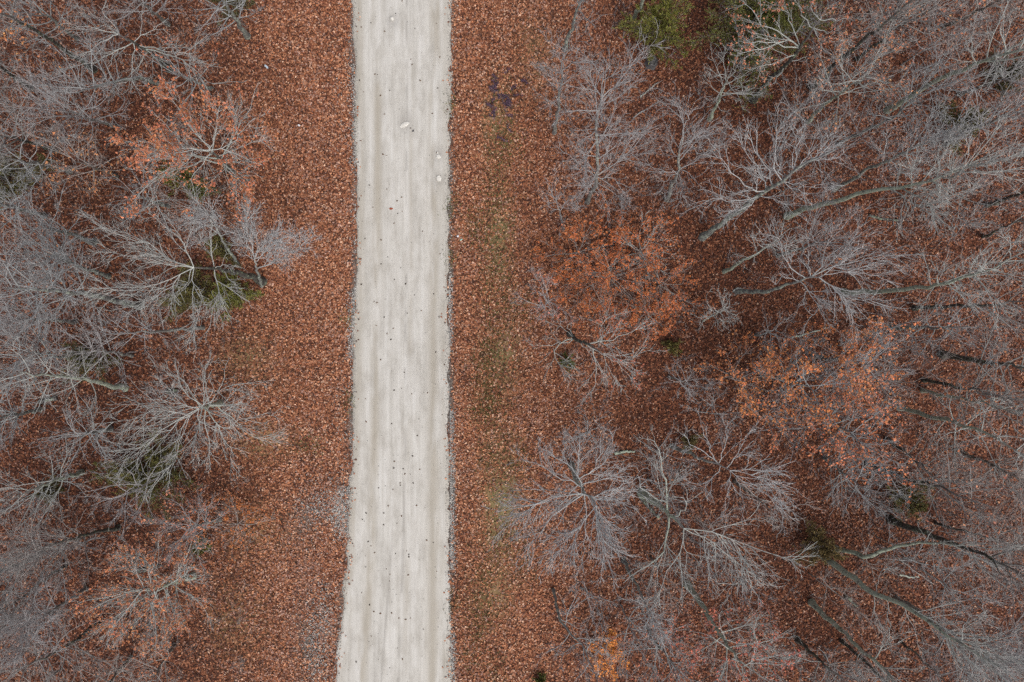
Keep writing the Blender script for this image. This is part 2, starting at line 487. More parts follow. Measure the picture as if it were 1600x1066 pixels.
def grass():
    rg = np.random.default_rng(44)
    spots = [(740, 350, 6), (785, 150, 8), (790, 205, 9), (775, 240, 10), (800, 230, 8), (768, 335, 12), (786, 335, 10), (775, 290, 9), (745, 365, 9), (770, 420, 10), (778, 398, 9),
             (762, 465, 9), (775, 505, 9), (757, 548, 10), (773, 552, 9), (760, 572, 8), (765, 604, 10), (752, 612, 9), (764, 642, 8), (778, 625, 7), (745, 650, 6), (793, 700, 8),
             (762, 712, 9), (780, 760, 10), (752, 905, 8), (748, 948, 10), (756, 965, 8), (750, 985, 8), (773, 1050, 7), (710, 945, 5), (706, 322, 5), (705, 400, 4), (545, 628, 4), (795, 470, 7),
             (705, 162, 4), (540, 500, 4), (495, 695, 5), (473, 696, 4), (820, 480, 7), (735, 1030, 6), (812, 720, 7), (770, 860, 12), (790, 830, 12), (825, 885, 8)]
    P0, C0 = [], []
    for (px, py, r) in spots:
        m = int(20 * r)
        x = wx(px) + rg.normal(0, r * 1.5 / S, m); y = wy(py) + rg.normal(0, r * 2.4 / S, m)
        P0.append(np.stack([x, y, np.maximum(ground_z(x, y), -.02) + .01], 1))
        dry = rg.random(m) < (.55 if py > 680 else .25)
        c = np.where(dry[:, None], np.array([.25, .20, .09]), np.array([.135, .16, .055])) * rg.uniform(.7, 1.35, m)[:, None]
        C0.append(c)
    p = np.concatenate(P0); c = np.concatenate(C0); n = len(p)
    a = rg.random(n) * 6.28; ln = rg.uniform(.06, .16, n); w = .010
    dx = np.stack([np.cos(a), np.sin(a), 0 * a], 1); sx = np.stack([-np.sin(a), np.cos(a), 0 * a], 1)
    up = np.array([0, 0, 1.])
    v = np.stack([p - sx * w, p + sx * w, p + dx * (ln * .45)[:, None] + up * (ln * .7)[:, None] + sx * w * .8, p + dx * (ln * 1.0)[:, None] + up * (ln * .75)[:, None]], 1).reshape(-1, 3)
    b = np.arange(n)[:, None] * 4
    T = np.concatenate([b + [0, 1, 2], b + [0, 2, 3]], 1).reshape(-1, 3)
    o = link("verge_grass", build_mesh("verge_grass", v, tris=T, mat=MAT_GRASS, cattr={"col": np.repeat(c, 4, 0)}))
    tag(o, "sparse green and straw coloured grass tufts on the road verges", "grass", kind="stuff")
grass()

# ------------------------------------------------------------------ tree growing
def tubes(Pt, Rd, sides, tip):
    """Pt (B,n,3) polylines, Rd (B,n) radii -> verts, quads, tris, rad"""
    B, n, _ = Pt.shape
    T = np.gradient(Pt, axis=1)
    T /= np.linalg.norm(T, axis=2, keepdims=True) + 1e-9
    ref = np.array([.31, .52, .79]); ref /= np.linalg.norm(ref)
    U = np.cross(T, ref); nn = np.linalg.norm(U, axis=2, keepdims=True)
    U = np.where(nn < .12, np.cross(T, np.array([.9, -.4, .1])), U)
    U /= np.linalg.norm(U, axis=2, keepdims=True) + 1e-9
    W = np.cross(T, U)
    a = np.arange(sides) * 2 * math.pi / sides
    m = n - 1 if tip else n
    ring = Pt[:, :m, None] + Rd[:, :m, None, None] * (np.cos(a)[None, None, :, None] * U[:, :m, None] + np.sin(a)[None, None, :, None] * W[:, :m, None])
    rad = np.repeat(Rd[:, :m, None], sides, 2)
    per = m * sides + (1 if tip else 0)
    verts = ring.reshape(B, m * sides, 3); rad = rad.reshape(B, m * sides)
    if tip:
        verts = np.concatenate([verts, Pt[:, -1:]], 1); rad = np.concatenate([rad, Rd[:, -1:]], 1)
    j = np.arange(m - 1)[:, None] * sides; s = np.arange(sides)[None]; s2 = (s + 1) % sides
    q = np.stack([j + s, j + s2, j + sides + s2, j + sides + s], -1).reshape(-1, 4)
    Qd = (np.arange(B)[:, None, None] * per + q[None]).reshape(-1, 4)
    Tr = np.zeros((0, 3), int)
    if tip:
        k = (m - 1) * sides
        t = np.stack([k + s[0], k + s2[0], np.full(sides, m * sides)], -1)
        Tr = (np.arange(B)[:, None, None] * per + t[None]).reshape(-1, 3)
    return verts.reshape(-1, 3), Qd, Tr, rad.ravel()

class Acc:
    def __init__(s): s.v, s.q, s.t, s.r, s.n = [], [], [], [], 0
    def add(s, Pt, Rd, sides, tip):
        if len(Pt) == 0: return
        v, q, t, r = tubes(Pt, Rd, sides, tip)
        s.v.append(v); s.q.append(q + s.n); s.t.append(t + s.n); s.r.append(r); s.n += len(v)
    def mesh(s, name, mat):
        return build_mesh(name, np.concatenate(s.v), np.concatenate(s.q), np.concatenate(s.t), mat, {"rad": np.concatenate(s.r)}, smooth=True)

def unit(v): return v / (np.linalg.norm(v, axis=-1, keepdims=True) + 1e-9)

def walk(start, d0, length, n, wander, trop, rg):
    """random-walk polylines: start (B,3), d0 (B,3), length (B,)"""
    B = len(start)
    pts = np.zeros((B, n, 3)); pts[:, 0] = start
    d = unit(d0)
    step = (length / (n - 1))[:, None]
    for i in range(1, n):
        pts[:, i] = pts[:, i - 1] + d * step
        d = unit(d + rg.normal(0, wander, (B, 3)) + np.array([0, 0, trop]))
    return pts

def resample(pts, n, wob, rg):
    """smooth polyline through points with small wobble"""
    pts = np.asarray(pts, float)
    seg = np.linalg.norm(np.diff(pts, axis=0), axis=1)
    c = np.concatenate([[0], np.cumsum(seg)])
    t = np.linspace(0, c[-1], n)
    out = np.stack([np.interp(t, c, pts[:, k]) for k in range(3)], 1)
    for _ in range(1):
        out[1:-1] = .25 * out[:-2] + .5 * out[1:-1] + .25 * out[2:]
    nz = rg.normal(0, wob, (n, 3)); nz[0] = 0; nz[-1] *= .5
    return out + nz, c[-1]

def spawn(Par, plen, per, t0, t1, ang, la, lb, minlen, n, wander, trop, rg, flat=.5):
    """children of parent polylines. per: children per parent (array)"""
    B, m, _ = Par.shape
    idx = np.repeat(np.arange(B), per)
    K = len(idx)
    if K == 0: return np.zeros((0, n, 3)), np.zeros(0), np.zeros(0)
    t = t0 + (t1 - t0) * rg.random(K)
    f = t * (m - 1); i = np.minimum(f.astype(int), m - 2); fr = (f - i)[:, None]
    a = Par[idx, i]; b = Par[idx, i + 1]
    st = a * (1 - fr) + b * fr
    T = unit(b - a)
    pr = rg.normal(0, 1, (K, 3)); pr[:, 2] = pr[:, 2] * flat + .15
    pr = unit(pr - (pr * T).sum(1, keepdims=True) * T)
    A = np.radians(rg.normal(ang, 11, K))[:, None]
    d = np.cos(A) * T + np.sin(A) * pr
    ln = np.maximum(plen[idx] * (la + lb * (1 - t)) * rg.uniform(.6, 1.2, K), minlen * rg.uniform(.7, 1.3, K))
    return walk(st, d, ln, n, wander, trop, rg), ln, t

def grow(spec, ground=True):
    """-> dict of local-coordinate meshes (origin = trunk base)"""
    rg = np.random.default_rng(spec['seed'])
    mat = BARK[spec.get('bark', 'grey')]
    path = [P(*p) for p in spec['path']]
    base = path[0].copy(); base[2] = float(ground_z(base[0], base[1]))
    path = np.array(path); path[:, 2] += base[2]
    path = path - base
    r0 = spec.get('r0', .12) * (.84 if spec.get('bark') == 'dark' else 1)
    h = path[-1, 2]
    trunk, tl = resample(path, 16, .012 * math.sqrt(h), rg)
    trunk[0] = (0, 0, -.06)
    s = np.linspace(0, 1, 16)
    tr = r0 * (1 - .86 * s ** 1.1) * (1 + .55 * np.exp(-s * tl / .30))
    A = Acc(); A.add(trunk[None], tr[None], 8, False)
    out = {'trunk': A.mesh("trunk", BARK[spec['tbark']] if 'tbark' in spec else mat), 'limbs': [], 'base': base}
    tw = spec.get('thick', 1.0)
    wand = spec.get('wander', .16)
    # main limbs
    NL = 9
    limbs, lens = [], []
    zs = trunk[:, 2]
    lr = []
    def pix(q): return np.stack([CX + q[:, 0] * S * H / (H - q[:, 2]), CY - q[:, 1] * S * H / (H - q[:, 2])], 1)
    cand = (trunk + base)[3:]; crad = tr[3:]
    rise = spec.get('rise', .42)
    for pl in spec.get('limbs', []):
        # a limb springs from the nearest piece of trunk or of an earlier limb
        cp = pix(cand)
        dist = np.hypot(cp[:, 0] - pl[0][0], cp[:, 1] - pl[0][1])
        k = int(np.argmin(dist + 11 * (np.arange(len(dist)) >= 13)))
        last = cand[k]; z = last[2]; pts = [last]
        for (px, py) in (pl[1:] if dist[k] < 22 else pl):
            dd = np.linalg.norm(P(px, py, z)[:2] - last[:2])
            z = min(z + rise * dd, H * .5)
            last = P(px, py, z); pts.append(last)
        q, l = resample(pts, NL, .03 + .05 * wand, rg)
        limbs.append(q - base); lens.append(l)
        rr = min((.008 + .0060 * l) * spec.get('limb', 1.0), crad[k] * .85)
        lr.append(rr)
        cand = np.concatenate([cand, q[1:7]]); crad = np.concatenate([crad, rr * np.linspace(1, .25, NL)[1:7]])
    na = spec.get('auto', 0)
    if na:
        Rc = spec.get('R', 2.2) * 1.1; cb = spec.get('cb', .45)
        t = cb + (1 - cb) * (np.arange(na) + rg.random(na) * .7) / na * .97
        az = np.arange(na) * 2.399 + rg.random() * 6.28 + rg.normal(0, .35, na)
        el = np.radians(spec.get('el', 30) + 38 * t ** 2 + rg.normal(0, 8, na))    # elevation above horizontal
        f = t * 15; i0 = np.minimum(f.astype(int), 14); fr = (f - i0)[:, None]
        st = trunk[i0] * (1 - fr) + trunk[i0 + 1] * fr
        d = np.stack([np.cos(az) * np.cos(el), np.sin(az) * np.cos(el), np.sin(el)], 1)
        ln = Rc * (1.28 - .72 * t) * rg.uniform(.72, 1.2, na) / np.maximum(np.cos(el), .45)
        w = walk(st, d, ln, NL, wand * .75, .05, rg)
        limbs += list(w); lens += list(ln)
        lr += list(np.minimum(np.clip(.009 + .0078 * ln, .013, .04) * spec.get('limb', 1.0), np.interp(t, s, tr) * .8))
    limbs = np.array(limbs); lens = np.array(lens); lr0 = np.array(lr)
    LR = lr0[:, None] * np.linspace(1, .22, NL)[None]
    dens = spec.get('dens', 1.0)
    C = Acc()
    if spec.get('split'):
        for q, r in zip(limbs, LR):
            a = Acc(); a.add(q[None], r[None], 6, False); out['limbs'].append(a.mesh("limb", mat))
    else:
        C.add(limbs, LR, 5, False)
    # trunk top also carries branches
    par = limbs; pl = lens
    l2, n2, _ = spawn(par, pl, np.maximum((pl * 4.2 * dens).astype(int), 3), .10, 1.0, 32, .26, .36, .5, 5, wand * .75, .03, rg)
    C.add(l2, (.0120 * tw * np.clip(n2 / 1.0, .7, 1.4))[:, None] * np.linspace(1, .38, 5)[None], 3, False)
    l3, n3, _ = spawn(l2, n2, np.maximum((n2 * 5.0 * dens).astype(int), 3), .10, 1.0, 32, .28, .38, .34, 3, wand * .9, .03, rg)
    C.add(l3, (.0078 * tw) * np.ones((len(l3), 1)) * np.array([1, .75, .35])[None], 3, True)
    k4 = np.full(len(l3), 1) + (rg.random(len(l3)) < .75 * dens)
    l4, n4, _ = spawn(l3, n3, k4, .08, 1.0, 32, .34, .34, .20, 2, 0, 0, rg)
    C.add(l4, (.0060 * tw) * np.ones((len(l4), 1)) * np.array([1, .4])[None], 3, True)
    out['crown'] = C.mesh("crown", mat)
    nl = spec.get('leaves', 0)
    if nl:
        pool = np.concatenate([l3.reshape(-1, 3), l4.reshape(-1, 3)])
        # leaves hang on in clumps
        cl = .5 + .5 * np.sin(pool @ rg.normal(0, 2.2, 3) + rg.random() * 6) * np.sin(pool @ rg.normal(0, 2.2, 3))
        w = np.clip(cl, .05, 1) ** 1.5; w /= w.sum()
        pk = pool[rg.choice(len(pool), nl, p=w)] + rg.normal(0, .04, (nl, 3))
        sz = spec.get('leafsize', 1.0)
        ln = rg.uniform(.07, .13, nl) * sz; wd = ln * rg.uniform(.45, .75, nl)
        v, T = leaf_quads(pk, .6, ln, wd, rg, .5)
        c0 = np.array(spec.get('leafcol', (.42, .155, .075)))
        c = c0[None] * rg.uniform(.55, 1.35, nl)[:, None] * (1 + rg.normal(0, .07, (nl, 3)))
        out['foliage'] = build_mesh("foliage", v, tris=T, mat=MAT_LEAF, cattr={"col": np.repeat(c, 4, 0)})
    return out

def place_tree(name, g, label, cat, group, loc=None, rot=0, scale=1):
    e = link(name, None, loc=tuple(g['base'] if loc is None else loc))
    e.empty_display_size = .5
    e.rotation_euler = (0, 0, rot); e.scale = (scale,) * 3
    tag(e, label, cat, group)
    link("trunk", g['trunk'], e)
    for m in g['limbs']: link("limb", m, e)
    tag(link("crown", g['crown'], e), kind="stuff")
    if 'foliage' in g: tag(link("foliage", g['foliage'], e), kind="stuff")
    return e

LEFT, RIGHT = "bare trees in the wood left of the road", "bare trees in the wood right of the road"
def crop(x0, y0, f, lists):
    return [[(x0 + x / f, y0 + y / f) for (x, y) in l] for l in lists]

TREES = []
def T(label, path, seed, name="bare_tree", cat="tree", group=None, **kw):
    kw.update(label=label, path=path, seed=seed, name=name, cat=cat, group=group or (LEFT if path[0][0] < 600 else RIGHT))
    TREES.append(kw)

# ---- traced trees nearest the road: limbs follow the ones the photograph shows
T("wide lichened bare tree radiating limbs like a star over dark green cedar, left wood",
  [(344, 630, 0), (330, 633, 4), (318, 636, 7), (312, 638, 8.6)], 101, bark='lichen', r0=.13, split=1, dens=0.85, rise=.25, limb=1.1, auto=9, R=2.5, cb=.6, el=4,
  limbs=crop(150, 540, 4.44, [[(740,430),(600,490),(400,630),(290,770),(280,870)], [(700,460),(560,530),(340,690),(170,790)], [(640,470),(480,450),(380,420),(250,400),(120,440)],
   [(600,470),(430,440),(280,510),(20,545)], [(680,420),(520,390),(400,380),(250,250)], [(740,370),(600,300),(570,180),(550,80)], [(750,330),(740,170),(820,90)],
   [(770,340),(920,290),(1030,240),(1160,275)], [(850,430),(960,510),(1080,640),(1250,650)], [(770,480),(860,600),(930,700),(950,840)], [(700,500),(720,640),(820,770)],
   [(640,560),(570,680),(540,820),(440,920),(380,910)], [(640,580),(690,700),(705,800)], [(850,540),(940,570),(1030,655)], [(900,530),(1080,490),(1230,480)], [(560,380),(440,240),(400,130)]]))
T("grey tree with dark leaning trunk and long drooping lichen-spotted limbs over large green cedar",
  [(411, 440, 0), (373, 427, 3), (333, 420, 6), (305, 419, 8)], 102, tbark='dark', bark='lichen', r0=.17, split=1, dens=1.05, rise=.3, wander=.2,
  limbs=crop(130, 310, 4.443, [[(760,470),(600,420),(440,300),(260,270),(100,180)], [(720,450),(480,435),(340,405),(180,370)], [(740,490),(560,580),(400,640),(200,650),(60,620)],
   [(700,560),(540,690),(380,740),(290,820)], [(770,600),(750,700),(765,830)], [(800,600),(840,650),(790,820),(740,1000)], [(900,540),(940,640),(920,730),(880,880),(850,940)],
   [(960,560),(1050,590),(1100,640)], [(760,390),(680,260),(560,170),(440,95)], [(905,430),(880,300),(890,190),(900,90)], [(910,430),(980,460),(1080,465)], [(920,660),(950,740),(1000,790)],
   [(740,480),(620,450),(500,350),(380,330)], [(780,500),(700,620),(620,680)]]))
T("small pale grey tree with dense upright twigs at left wood edge beside drooping lichened tree",
  [(409, 447, 0), (402, 425, 2.5), (398, 406, 4.6), (400, 395, 5.8)], 103, bark='pale', r0=.08, split=1, dens=1.50, rise=.7,
  limbs=crop(130, 310, 4.443, [[(1190,430),(1180,310),(1110,220),(1160,60)], [(1200,420),(1260,380),(1350,290),(1440,260)], [(1210,490),(1330,440),(1430,390),(1540,300)],
   [(1190,430),(1240,330),(1380,210)], [(1180,430),(1140,330),(1100,130)], [(1190,430),(1220,350),(1290,260)], [(1180,440),(1120,380),(1070,330)], [(1200,440),(1280,400),(1330,380)]]))
T("slim grey tree whose twiggy top hides the green cedar below the orange-leaved oak",
  [(371, 412, 0), (350, 380, 3), (334, 350, 5.4), (330, 332, 7)], 104, bark='pale', r0=.08, auto=11, R=1.25, cb=.55, dens=1.10, wander=.22)
T("oak hung with orange leaves and pale lichened limbs, left wood edge above two green cedars",
  [(388, 281, 0), (360, 264, 3.5), (338, 244, 6.5), (327, 235, 8.2)], 105, tbark='dark', name="leafy_oak", bark='lichen', r0=.15, split=1, dens=0.90, rise=.28, auto=9, R=3.0, cb=.55, el=2, leaves=4200, leafcol=(.46, .17, .085),
  limbs=crop(180, 140, 5.333, [[(700,515),(580,480),(480,465),(360,500),(250,590)], [(790,490),(900,485),(1010,430),(1080,320),(1170,230)], [(880,540),(1000,510),(1120,450),(1240,420)],
   [(770,500),(740,395),(690,370),(640,270)], [(850,600),(960,690),(1060,780),(1170,910)], [(620,620),(540,600),(400,680),(330,720),(170,900)], [(820,440),(830,390),(860,260)],
   [(700,540),(400,530),(250,560)], [(950,590),(1100,600),(1220,630)], [(720,580),(630,750),(680,900)], [(740,400),(600,180),(480,60)], [(560,500),(440,300),(300,200)]]))
T("pale lichened tree with long straight limbs crossing, upper left wood, dark leaning trunk",
  [(265, 108, 0), (240, 86, 3.5), (208, 65, 6.5), (185, 54, 8)], 106, tbark='dark', bark='lichen', r0=.15, split=1, dens=0.70, rise=.3,
  limbs=crop(0, 0, 3.553, [[(740,230),(830,180),(930,100)], [(740,235),(640,280),(520,340),(370,380)], [(740,230),(640,180),(480,150),(330,130)], [(735,250),(735,400),(720,520)],
   [(640,210),(520,260),(400,330)], [(800,260),(920,290),(1060,360),(1200,480)], [(820,310),(740,400),(620,500)], [(640,280),(610,350),(580,440)], [(800,260),(880,330),(920,470)], [(700,210),(600,100),(540,30)], [(780,250),(960,300),(1100,290)]]))
T("dense grey tree like a bursting ball, right verge edge, brownish lichen at its hub",
  [(893, 728, 0), (899, 744, 4), (908, 762, 7), (930, 790, 10.5)], 201, bark='pale', r0=.14, split=1, dens=1.00, rise=.32, auto=10, R=2.3, cb=.55, el=8,
  limbs=crop(760, 640, 4.1, [[(600,530),(440,545),(280,620),(60,660)], [(500,540),(320,600),(180,690),(60,820)], [(580,470),(440,430),(340,350),(220,315)], [(600,440),(600,330),(570,220),(520,150)],
   [(620,420),(590,330),(605,110)], [(680,400),(740,240),(735,160)], [(700,430),(790,310),(820,210),(790,130)], [(740,520),(900,460),(1010,420)], [(780,560),(900,530),(1000,500)],
   [(740,560),(850,580),(960,640)], [(740,700),(830,740),(920,810)], [(740,700),(800,800),(870,920)], [(690,680),(720,860),(750,1000)], [(640,680),(560,850),(450,1000)],
   [(620,690),(470,900),(320,1030)], [(560,600),(400,700),(270,880)], [(560,410),(500,300),(490,170)], [(620,600),(640,800),(600,960)]]))
T("crooked oak with thick pale green lichened limbs sprawling right, beside the dense grey ball-shaped tree",
  [(1003, 770, 0), (1026, 787, 2.5), (1047, 803, 4.6), (1068, 824, 6.2)], 202, bark='lichen', r0=.19, split=1, dens=0.62, rise=.3, wander=.24, limb=1.6, thick=1.15,
  limbs=crop(960, 660, 3.553, [[(305,480),(285,380),(270,240),(230,90),(180,90)], [(300,440),(220,420),(140,360),(135,290)], [(340,510),(400,470),(400,420),(330,415)], [(400,470),(410,430),(370,330)],
   [(380,580),(540,600),(640,640),(760,690),(880,730),(990,770)], [(380,580),(500,640),(600,700),(690,790),(760,860),(830,910)], [(380,640),(370,720),(310,800),(270,900),(250,980),(170,1060)],
   [(380,690),(405,790),(390,890),(410,950)], [(300,560),(300,640),(240,770),(100,840),(50,900)], [(480,640),(530,740),(570,780),(620,770)], [(500,660),(525,860),(600,920),(650,990)],
   [(600,700),(690,790),(660,920),(640,1030)], [(540,600),(700,550),(800,520),(900,560)], [(540,600),(660,660),(720,720),(740,800),(770,950)], [(270,240),(290,190),(290,140)]]))
T("pale grey tree with tightly bunched twigs, right of the crooked lichened oak's top limb",
  [(1050, 697, 0), (1080, 711, 3), (1112, 722, 6), (1140, 735, 8.5)], 203, bark='pale', r0=.10, split=1, dens=0.85, rise=.36,
  limbs=crop(960, 660, 3.553, [[(590,210),(490,150),(420,130),(390,60)], [(600,180),(500,80),(480,10)], [(600,200),(620,90),(630,0)], [(660,200),(720,120),(750,20)], [(680,250),(800,300),(900,420),(940,530)],
   [(650,280),(760,350),(860,420),(970,540)], [(560,270),(530,330),(400,350)], [(630,290),(640,400),(625,490)], [(680,300),(700,420),(740,520)], [(700,240),(830,260),(930,400)], [(700,200),(800,200),(870,310)]]))
T("tall grey tree with mossy flared trunk foot in open leaves and fan of lilac twigs",
  [(1097, 371, 0), (1143, 338, 3.5), (1177, 313, 6), (1215, 286, 8.6), (1238, 270, 9.6), (1271, 250, 10.8), (1305, 232, 12.2)], 204, bark='pale', r0=.15, split=1, dens=0.90, rise=.55,
  limbs=crop(1080, 160, 4.44, [[(530,590),(480,480),(390,370),(310,210)], [(540,590),(540,470),(420,330),(400,150)], [(600,550),(560,430),(600,150),(640,130)], [(620,530),(600,440),(590,260)],
   [(690,490),(740,300),(800,150)], [(720,470),(830,330),(900,180)], [(760,470),(900,370),(1050,200)], [(800,440),(950,400),(1080,370)], [(640,570),(740,620),(870,640)], [(700,540),(820,590),(950,590)],
   [(460,670),(350,690),(150,660),(50,720)], [(500,680),(400,730),(190,790)], [(490,610),(400,605),(330,540),(240,430),(180,330)], [(510,680),(640,710),(760,700)], [(780,460),(850,380),(960,260)], [(690,490),(700,380),(720,230)]]))
T("grey tree with wide horizontal spray of twigs right of the small knotted lichened tree",
  [(1150, 455, 0), (1188, 458, 2.2), (1225, 445, 4.3), (1256, 437, 5.8), (1290, 430, 7.5)], 205, bark='pale', r0=.12, split=1, dens=0.85, rise=.38,
  limbs=crop(1180, 340, 5.33, [[(400,500),(340,450),(230,370),(240,240),(150,130),(60,150)], [(460,480),(600,440),(700,380),(860,370),(1000,320),(1150,280),(1310,350)], [(500,420),(620,300),(780,210),(860,90)],
   [(480,430),(430,320),(390,230)], [(600,450),(740,440),(900,470),(1040,490),(1190,440)], [(540,570),(660,620),(780,700),(900,800),(980,880)], [(450,620),(560,720),(680,810)],
   [(540,570),(780,690),(900,680),(1060,660),(1160,740)], [(600,600),(770,700),(790,820),(850,910)], [(420,600),(400,760)], [(450,600),(500,650),(600,760)], [(450,600),(530,720),(500,820),(400,900)],
   [(360,520),(230,500),(150,560)], [(600,450),(700,390),(800,290),(930,230)]]))
T("small slender grey tree with pale trunk foot at verge edge, near purple brambles",
  [(866, 208, 0), (872, 165, 3.2), (876, 128, 5.6), (880, 95, 7.4), (884, 72, 8.4)], 206, bark='lilac', r0=.09, auto=17, R=1.15, cb=.33, el=24, dens=1.15)
T("twin-spray grey tree with mossy trunk foot, spreading twigs low and high, upper right verge",
  [(918, 316, 0), (926, 298, 2.2), (934, 277, 4.2), (932, 200, 8.8), (938, 150, 11.2), (945, 115, 12.8)], 207, bark='lilac', r0=.10, split=1, dens=1.1, rise=.35, auto=16, R=1.9, cb=.35, el=14,
  limbs=crop(820, 60, 3.553, [[(400,780),(520,790),(640,860)], [(430,800),(530,880),(550,970)], [(420,800),(440,900),(480,970)], [(400,790),(330,840),(270,910)], [(390,770),(300,690),(190,610)],
   [(430,770),(520,690),(640,560),(720,450)], [(400,600),(460,500),(560,450)], [(430,330),(540,220),(620,100),(720,20)], [(430,220),(340,110)], [(400,520),(330,560),(270,560)], [(410,470),(330,380)], [(400,700),(480,560),(540,480)], [(400,780),(330,860),(290,940)]]))
T("lilac tree with dense pinkish grey twigs, right of the twin-spray tree",
  [(1041, 312, 0), (1052, 285, 3), (1059, 262, 5.4), (1064, 225, 8), (1072, 190, 10)], 208, bark='lilac', r0=.11, split=1, dens=1.25, rise=.4,
  limbs=crop(820, 60, 3.553, [[(830,720),(740,740),(680,700),(590,680)], [(860,720),(960,670),(1080,590),(1120,540)], [(860,740),(830,840),(780,900)], [(860,750),(880,850),(850,930)], [(850,700),(880,560),(890,430),(800,300)],
   [(900,690),(960,560),(1000,460)], [(840,690),(790,560),(780,510)], [(870,440),(940,400),(1000,370)], [(860,700),(920,580),(950,480)], [(870,600),(960,540),(1060,530)], [(860,720),(940,780),(980,830)], [(850,720),(770,800),(740,860)]]))
T("lichened oak with few orange leaves, pale branching limbs spread over dark green cedar, top right",
  [(1177, 156, 0), (1202, 124, 3), (1239, 91, 5.6), (1268, 47, 8), (1284, 31, 8.8)], 209, tbark='dark', name="leafy_oak", bark='lichen', r0=.16, split=1, dens=0.75, rise=.3, leaves=620, leafcol=(.47, .19, .11), limb=1.2,
  limbs=crop(1150, 0, 4.846, [[(640,170),(700,50),(700,0)], [(600,170),(575,60),(580,0)], [(560,160),(480,80),(450,10)], [(660,170),(800,150),(980,160)], [(580,240),(640,340),(690,390)], [(600,260),(720,250),(800,180)],
   [(420,330),(300,340),(170,380),(10,410)], [(410,320),(280,220),(200,170),(100,80),(60,20)], [(440,350),(400,150),(390,50),(280,20)], [(640,270),(710,325),(850,300),(910,350)], [(430,400),(270,490),(70,530)],
   [(400,540),(300,630),(180,660)], [(480,500),(600,420),(620,400)], [(420,330),(310,320),(150,320),(20,310)]]))
T("forked grey tree with scattered reddish leaves below the red-orange thicket, near the verge",
  [(889, 522, 0), (903, 532, 2.2), (920, 538, 4), (943, 554, 5.8)], 210, tbark='dark', bark='lichen', r0=.11, split=1, dens=0.85, rise=.28, wander=.22, leaves=420, leafcol=(.36, .12, .07),
  limbs=crop(780, 350, 3.44, [[(470,640),(570,720),(620,830),(640,870)], [(480,660),(640,620),(760,560),(800,520)], [(570,720),(680,740),(800,690),(840,640)], [(500,690),(530,800),(530,870),(440,950)],
   [(380,620),(340,560),(250,520)], [(370,610),(360,540),(440,500)], [(380,600),(330,640),(250,660),(160,650)], [(380,600),(300,650),(290,740),(350,780),(420,850)], [(480,660),(550,640),(540,540),(600,480),(690,480)], [(570,720),(700,780),(720,850)], [(420,650),(480,690),(560,640)]]))
T("fine misty grey sapling spray overhanging the verge left of the forked grey tree",
  [(862, 492, 0), (858, 478, 2.4), (850, 462, 4.6), (842, 455, 5.8)], 211, bark='lilac', r0=.05, auto=12, R=1.25, cb=.35, el=18, dens=1.00, leaves=160, leafcol=(.38, .15, .10))
T("bright grey tree with fan of fine twigs pointing right, on long lichened stem",
  [(1302, 297, 0), (1340, 273, 3), (1409, 239, 7.4), (1445, 222, 9.2), (1475, 208, 10.6)], 212, bark='pale', r0=.10, split=1, dens=1.10, rise=.5, auto=8, R=1.3, cb=.62, el=42,
  limbs=crop(1330, 0, 3.553, [[(150,890),(200,730),(270,690)], [(270,850),(330,750),(340,720)], [(330,840),(430,790),(520,740)], [(280,870),(400,900),(500,880)], [(220,930),(290,970),(420,960)], [(200,900),(150,1000)], [(330,820),(420,740),(460,700)]]))
T("long mossy trunk slanting right, ending in a grey twig fan below the bright fan tree",
  [(1229, 338, 0), (1271, 322, 2.5), (1323, 309, 5), (1425, 290, 8.6), (1470, 278, 10), (1530, 252, 12)], 213, bark='lichen', r0=.14, auto=17, R=1.7, cb=.62, el=28, dens=1.00)
T("pale green-trunked tree rising from olive cedar bush toward lower right corner, sparse crooked grey limbs",
  [(1277, 862, 0), (1300, 880, 2), (1345, 916, 4.8), (1369, 927, 6), (1413, 947, 7.6), (1451, 971, 9), (1492, 999, 10.4), (1560, 1043, 12.4)], 214, bark='lichen', r0=.16, split=1, dens=0.95, rise=.3, auto=7, R=1.7, cb=.7,
  limbs=crop(1300, 700, 2.913, [[(200,665),(215,580),(240,540)], [(185,680),(190,750),(260,870)], [(240,690),(260,850)], [(280,710),(370,810),(400,920)], [(350,690),(480,800),(600,880),(720,890)], [(520,860),(550,960),(620,1040)], [(570,850),(600,780),(710,740)], [(600,880),(700,960),(800,1000)]]))
T("black-footed tree with thick lichened forked limbs reaching the right edge, lower right",
  [(1391, 812, 0), (1437, 830, 3), (1492, 851, 5.8), (1540, 868, 8), (1602, 900, 10.6)], 215, bark='dark', r0=.19, split=1, dens=0.68, rise=.3, auto=6, R=1.9, cb=.75, limb=1.4,
  limbs=crop(1300, 700, 2.913, [[(600,480),(590,570),(630,680)], [(620,500),(660,540),(780,610),(874,720)], [(440,410),(460,520),(470,580)], [(700,490),(740,460),(870,440)], [(480,420),(400,520),(370,530)], [(640,480),(700,560),(780,650)]]))
T("snaking lichened trunk curving beside the black-footed tree, lower right",
  [(1303, 857, 0), (1331, 866, 1.6), (1365, 870, 3.2), (1396, 854, 4.6), (1444, 846, 6.2), (1500, 853, 8), (1540, 850, 9)], 216, bark='lichen', r0=.12, auto=9, R=1.4, cb=.7, dens=0.80)
T("small knotted tree with blue-green lichen and curly twigs, centre right",
  [(1099, 501, 0), (1112, 494, 1.8), (1126, 486, 3.4), (1134, 480, 4.6)], 217, bark='lichen', r0=.06, auto=13, R=1.0, cb=.3, el=20, wander=.34, dens=0.80, thick=1.2)
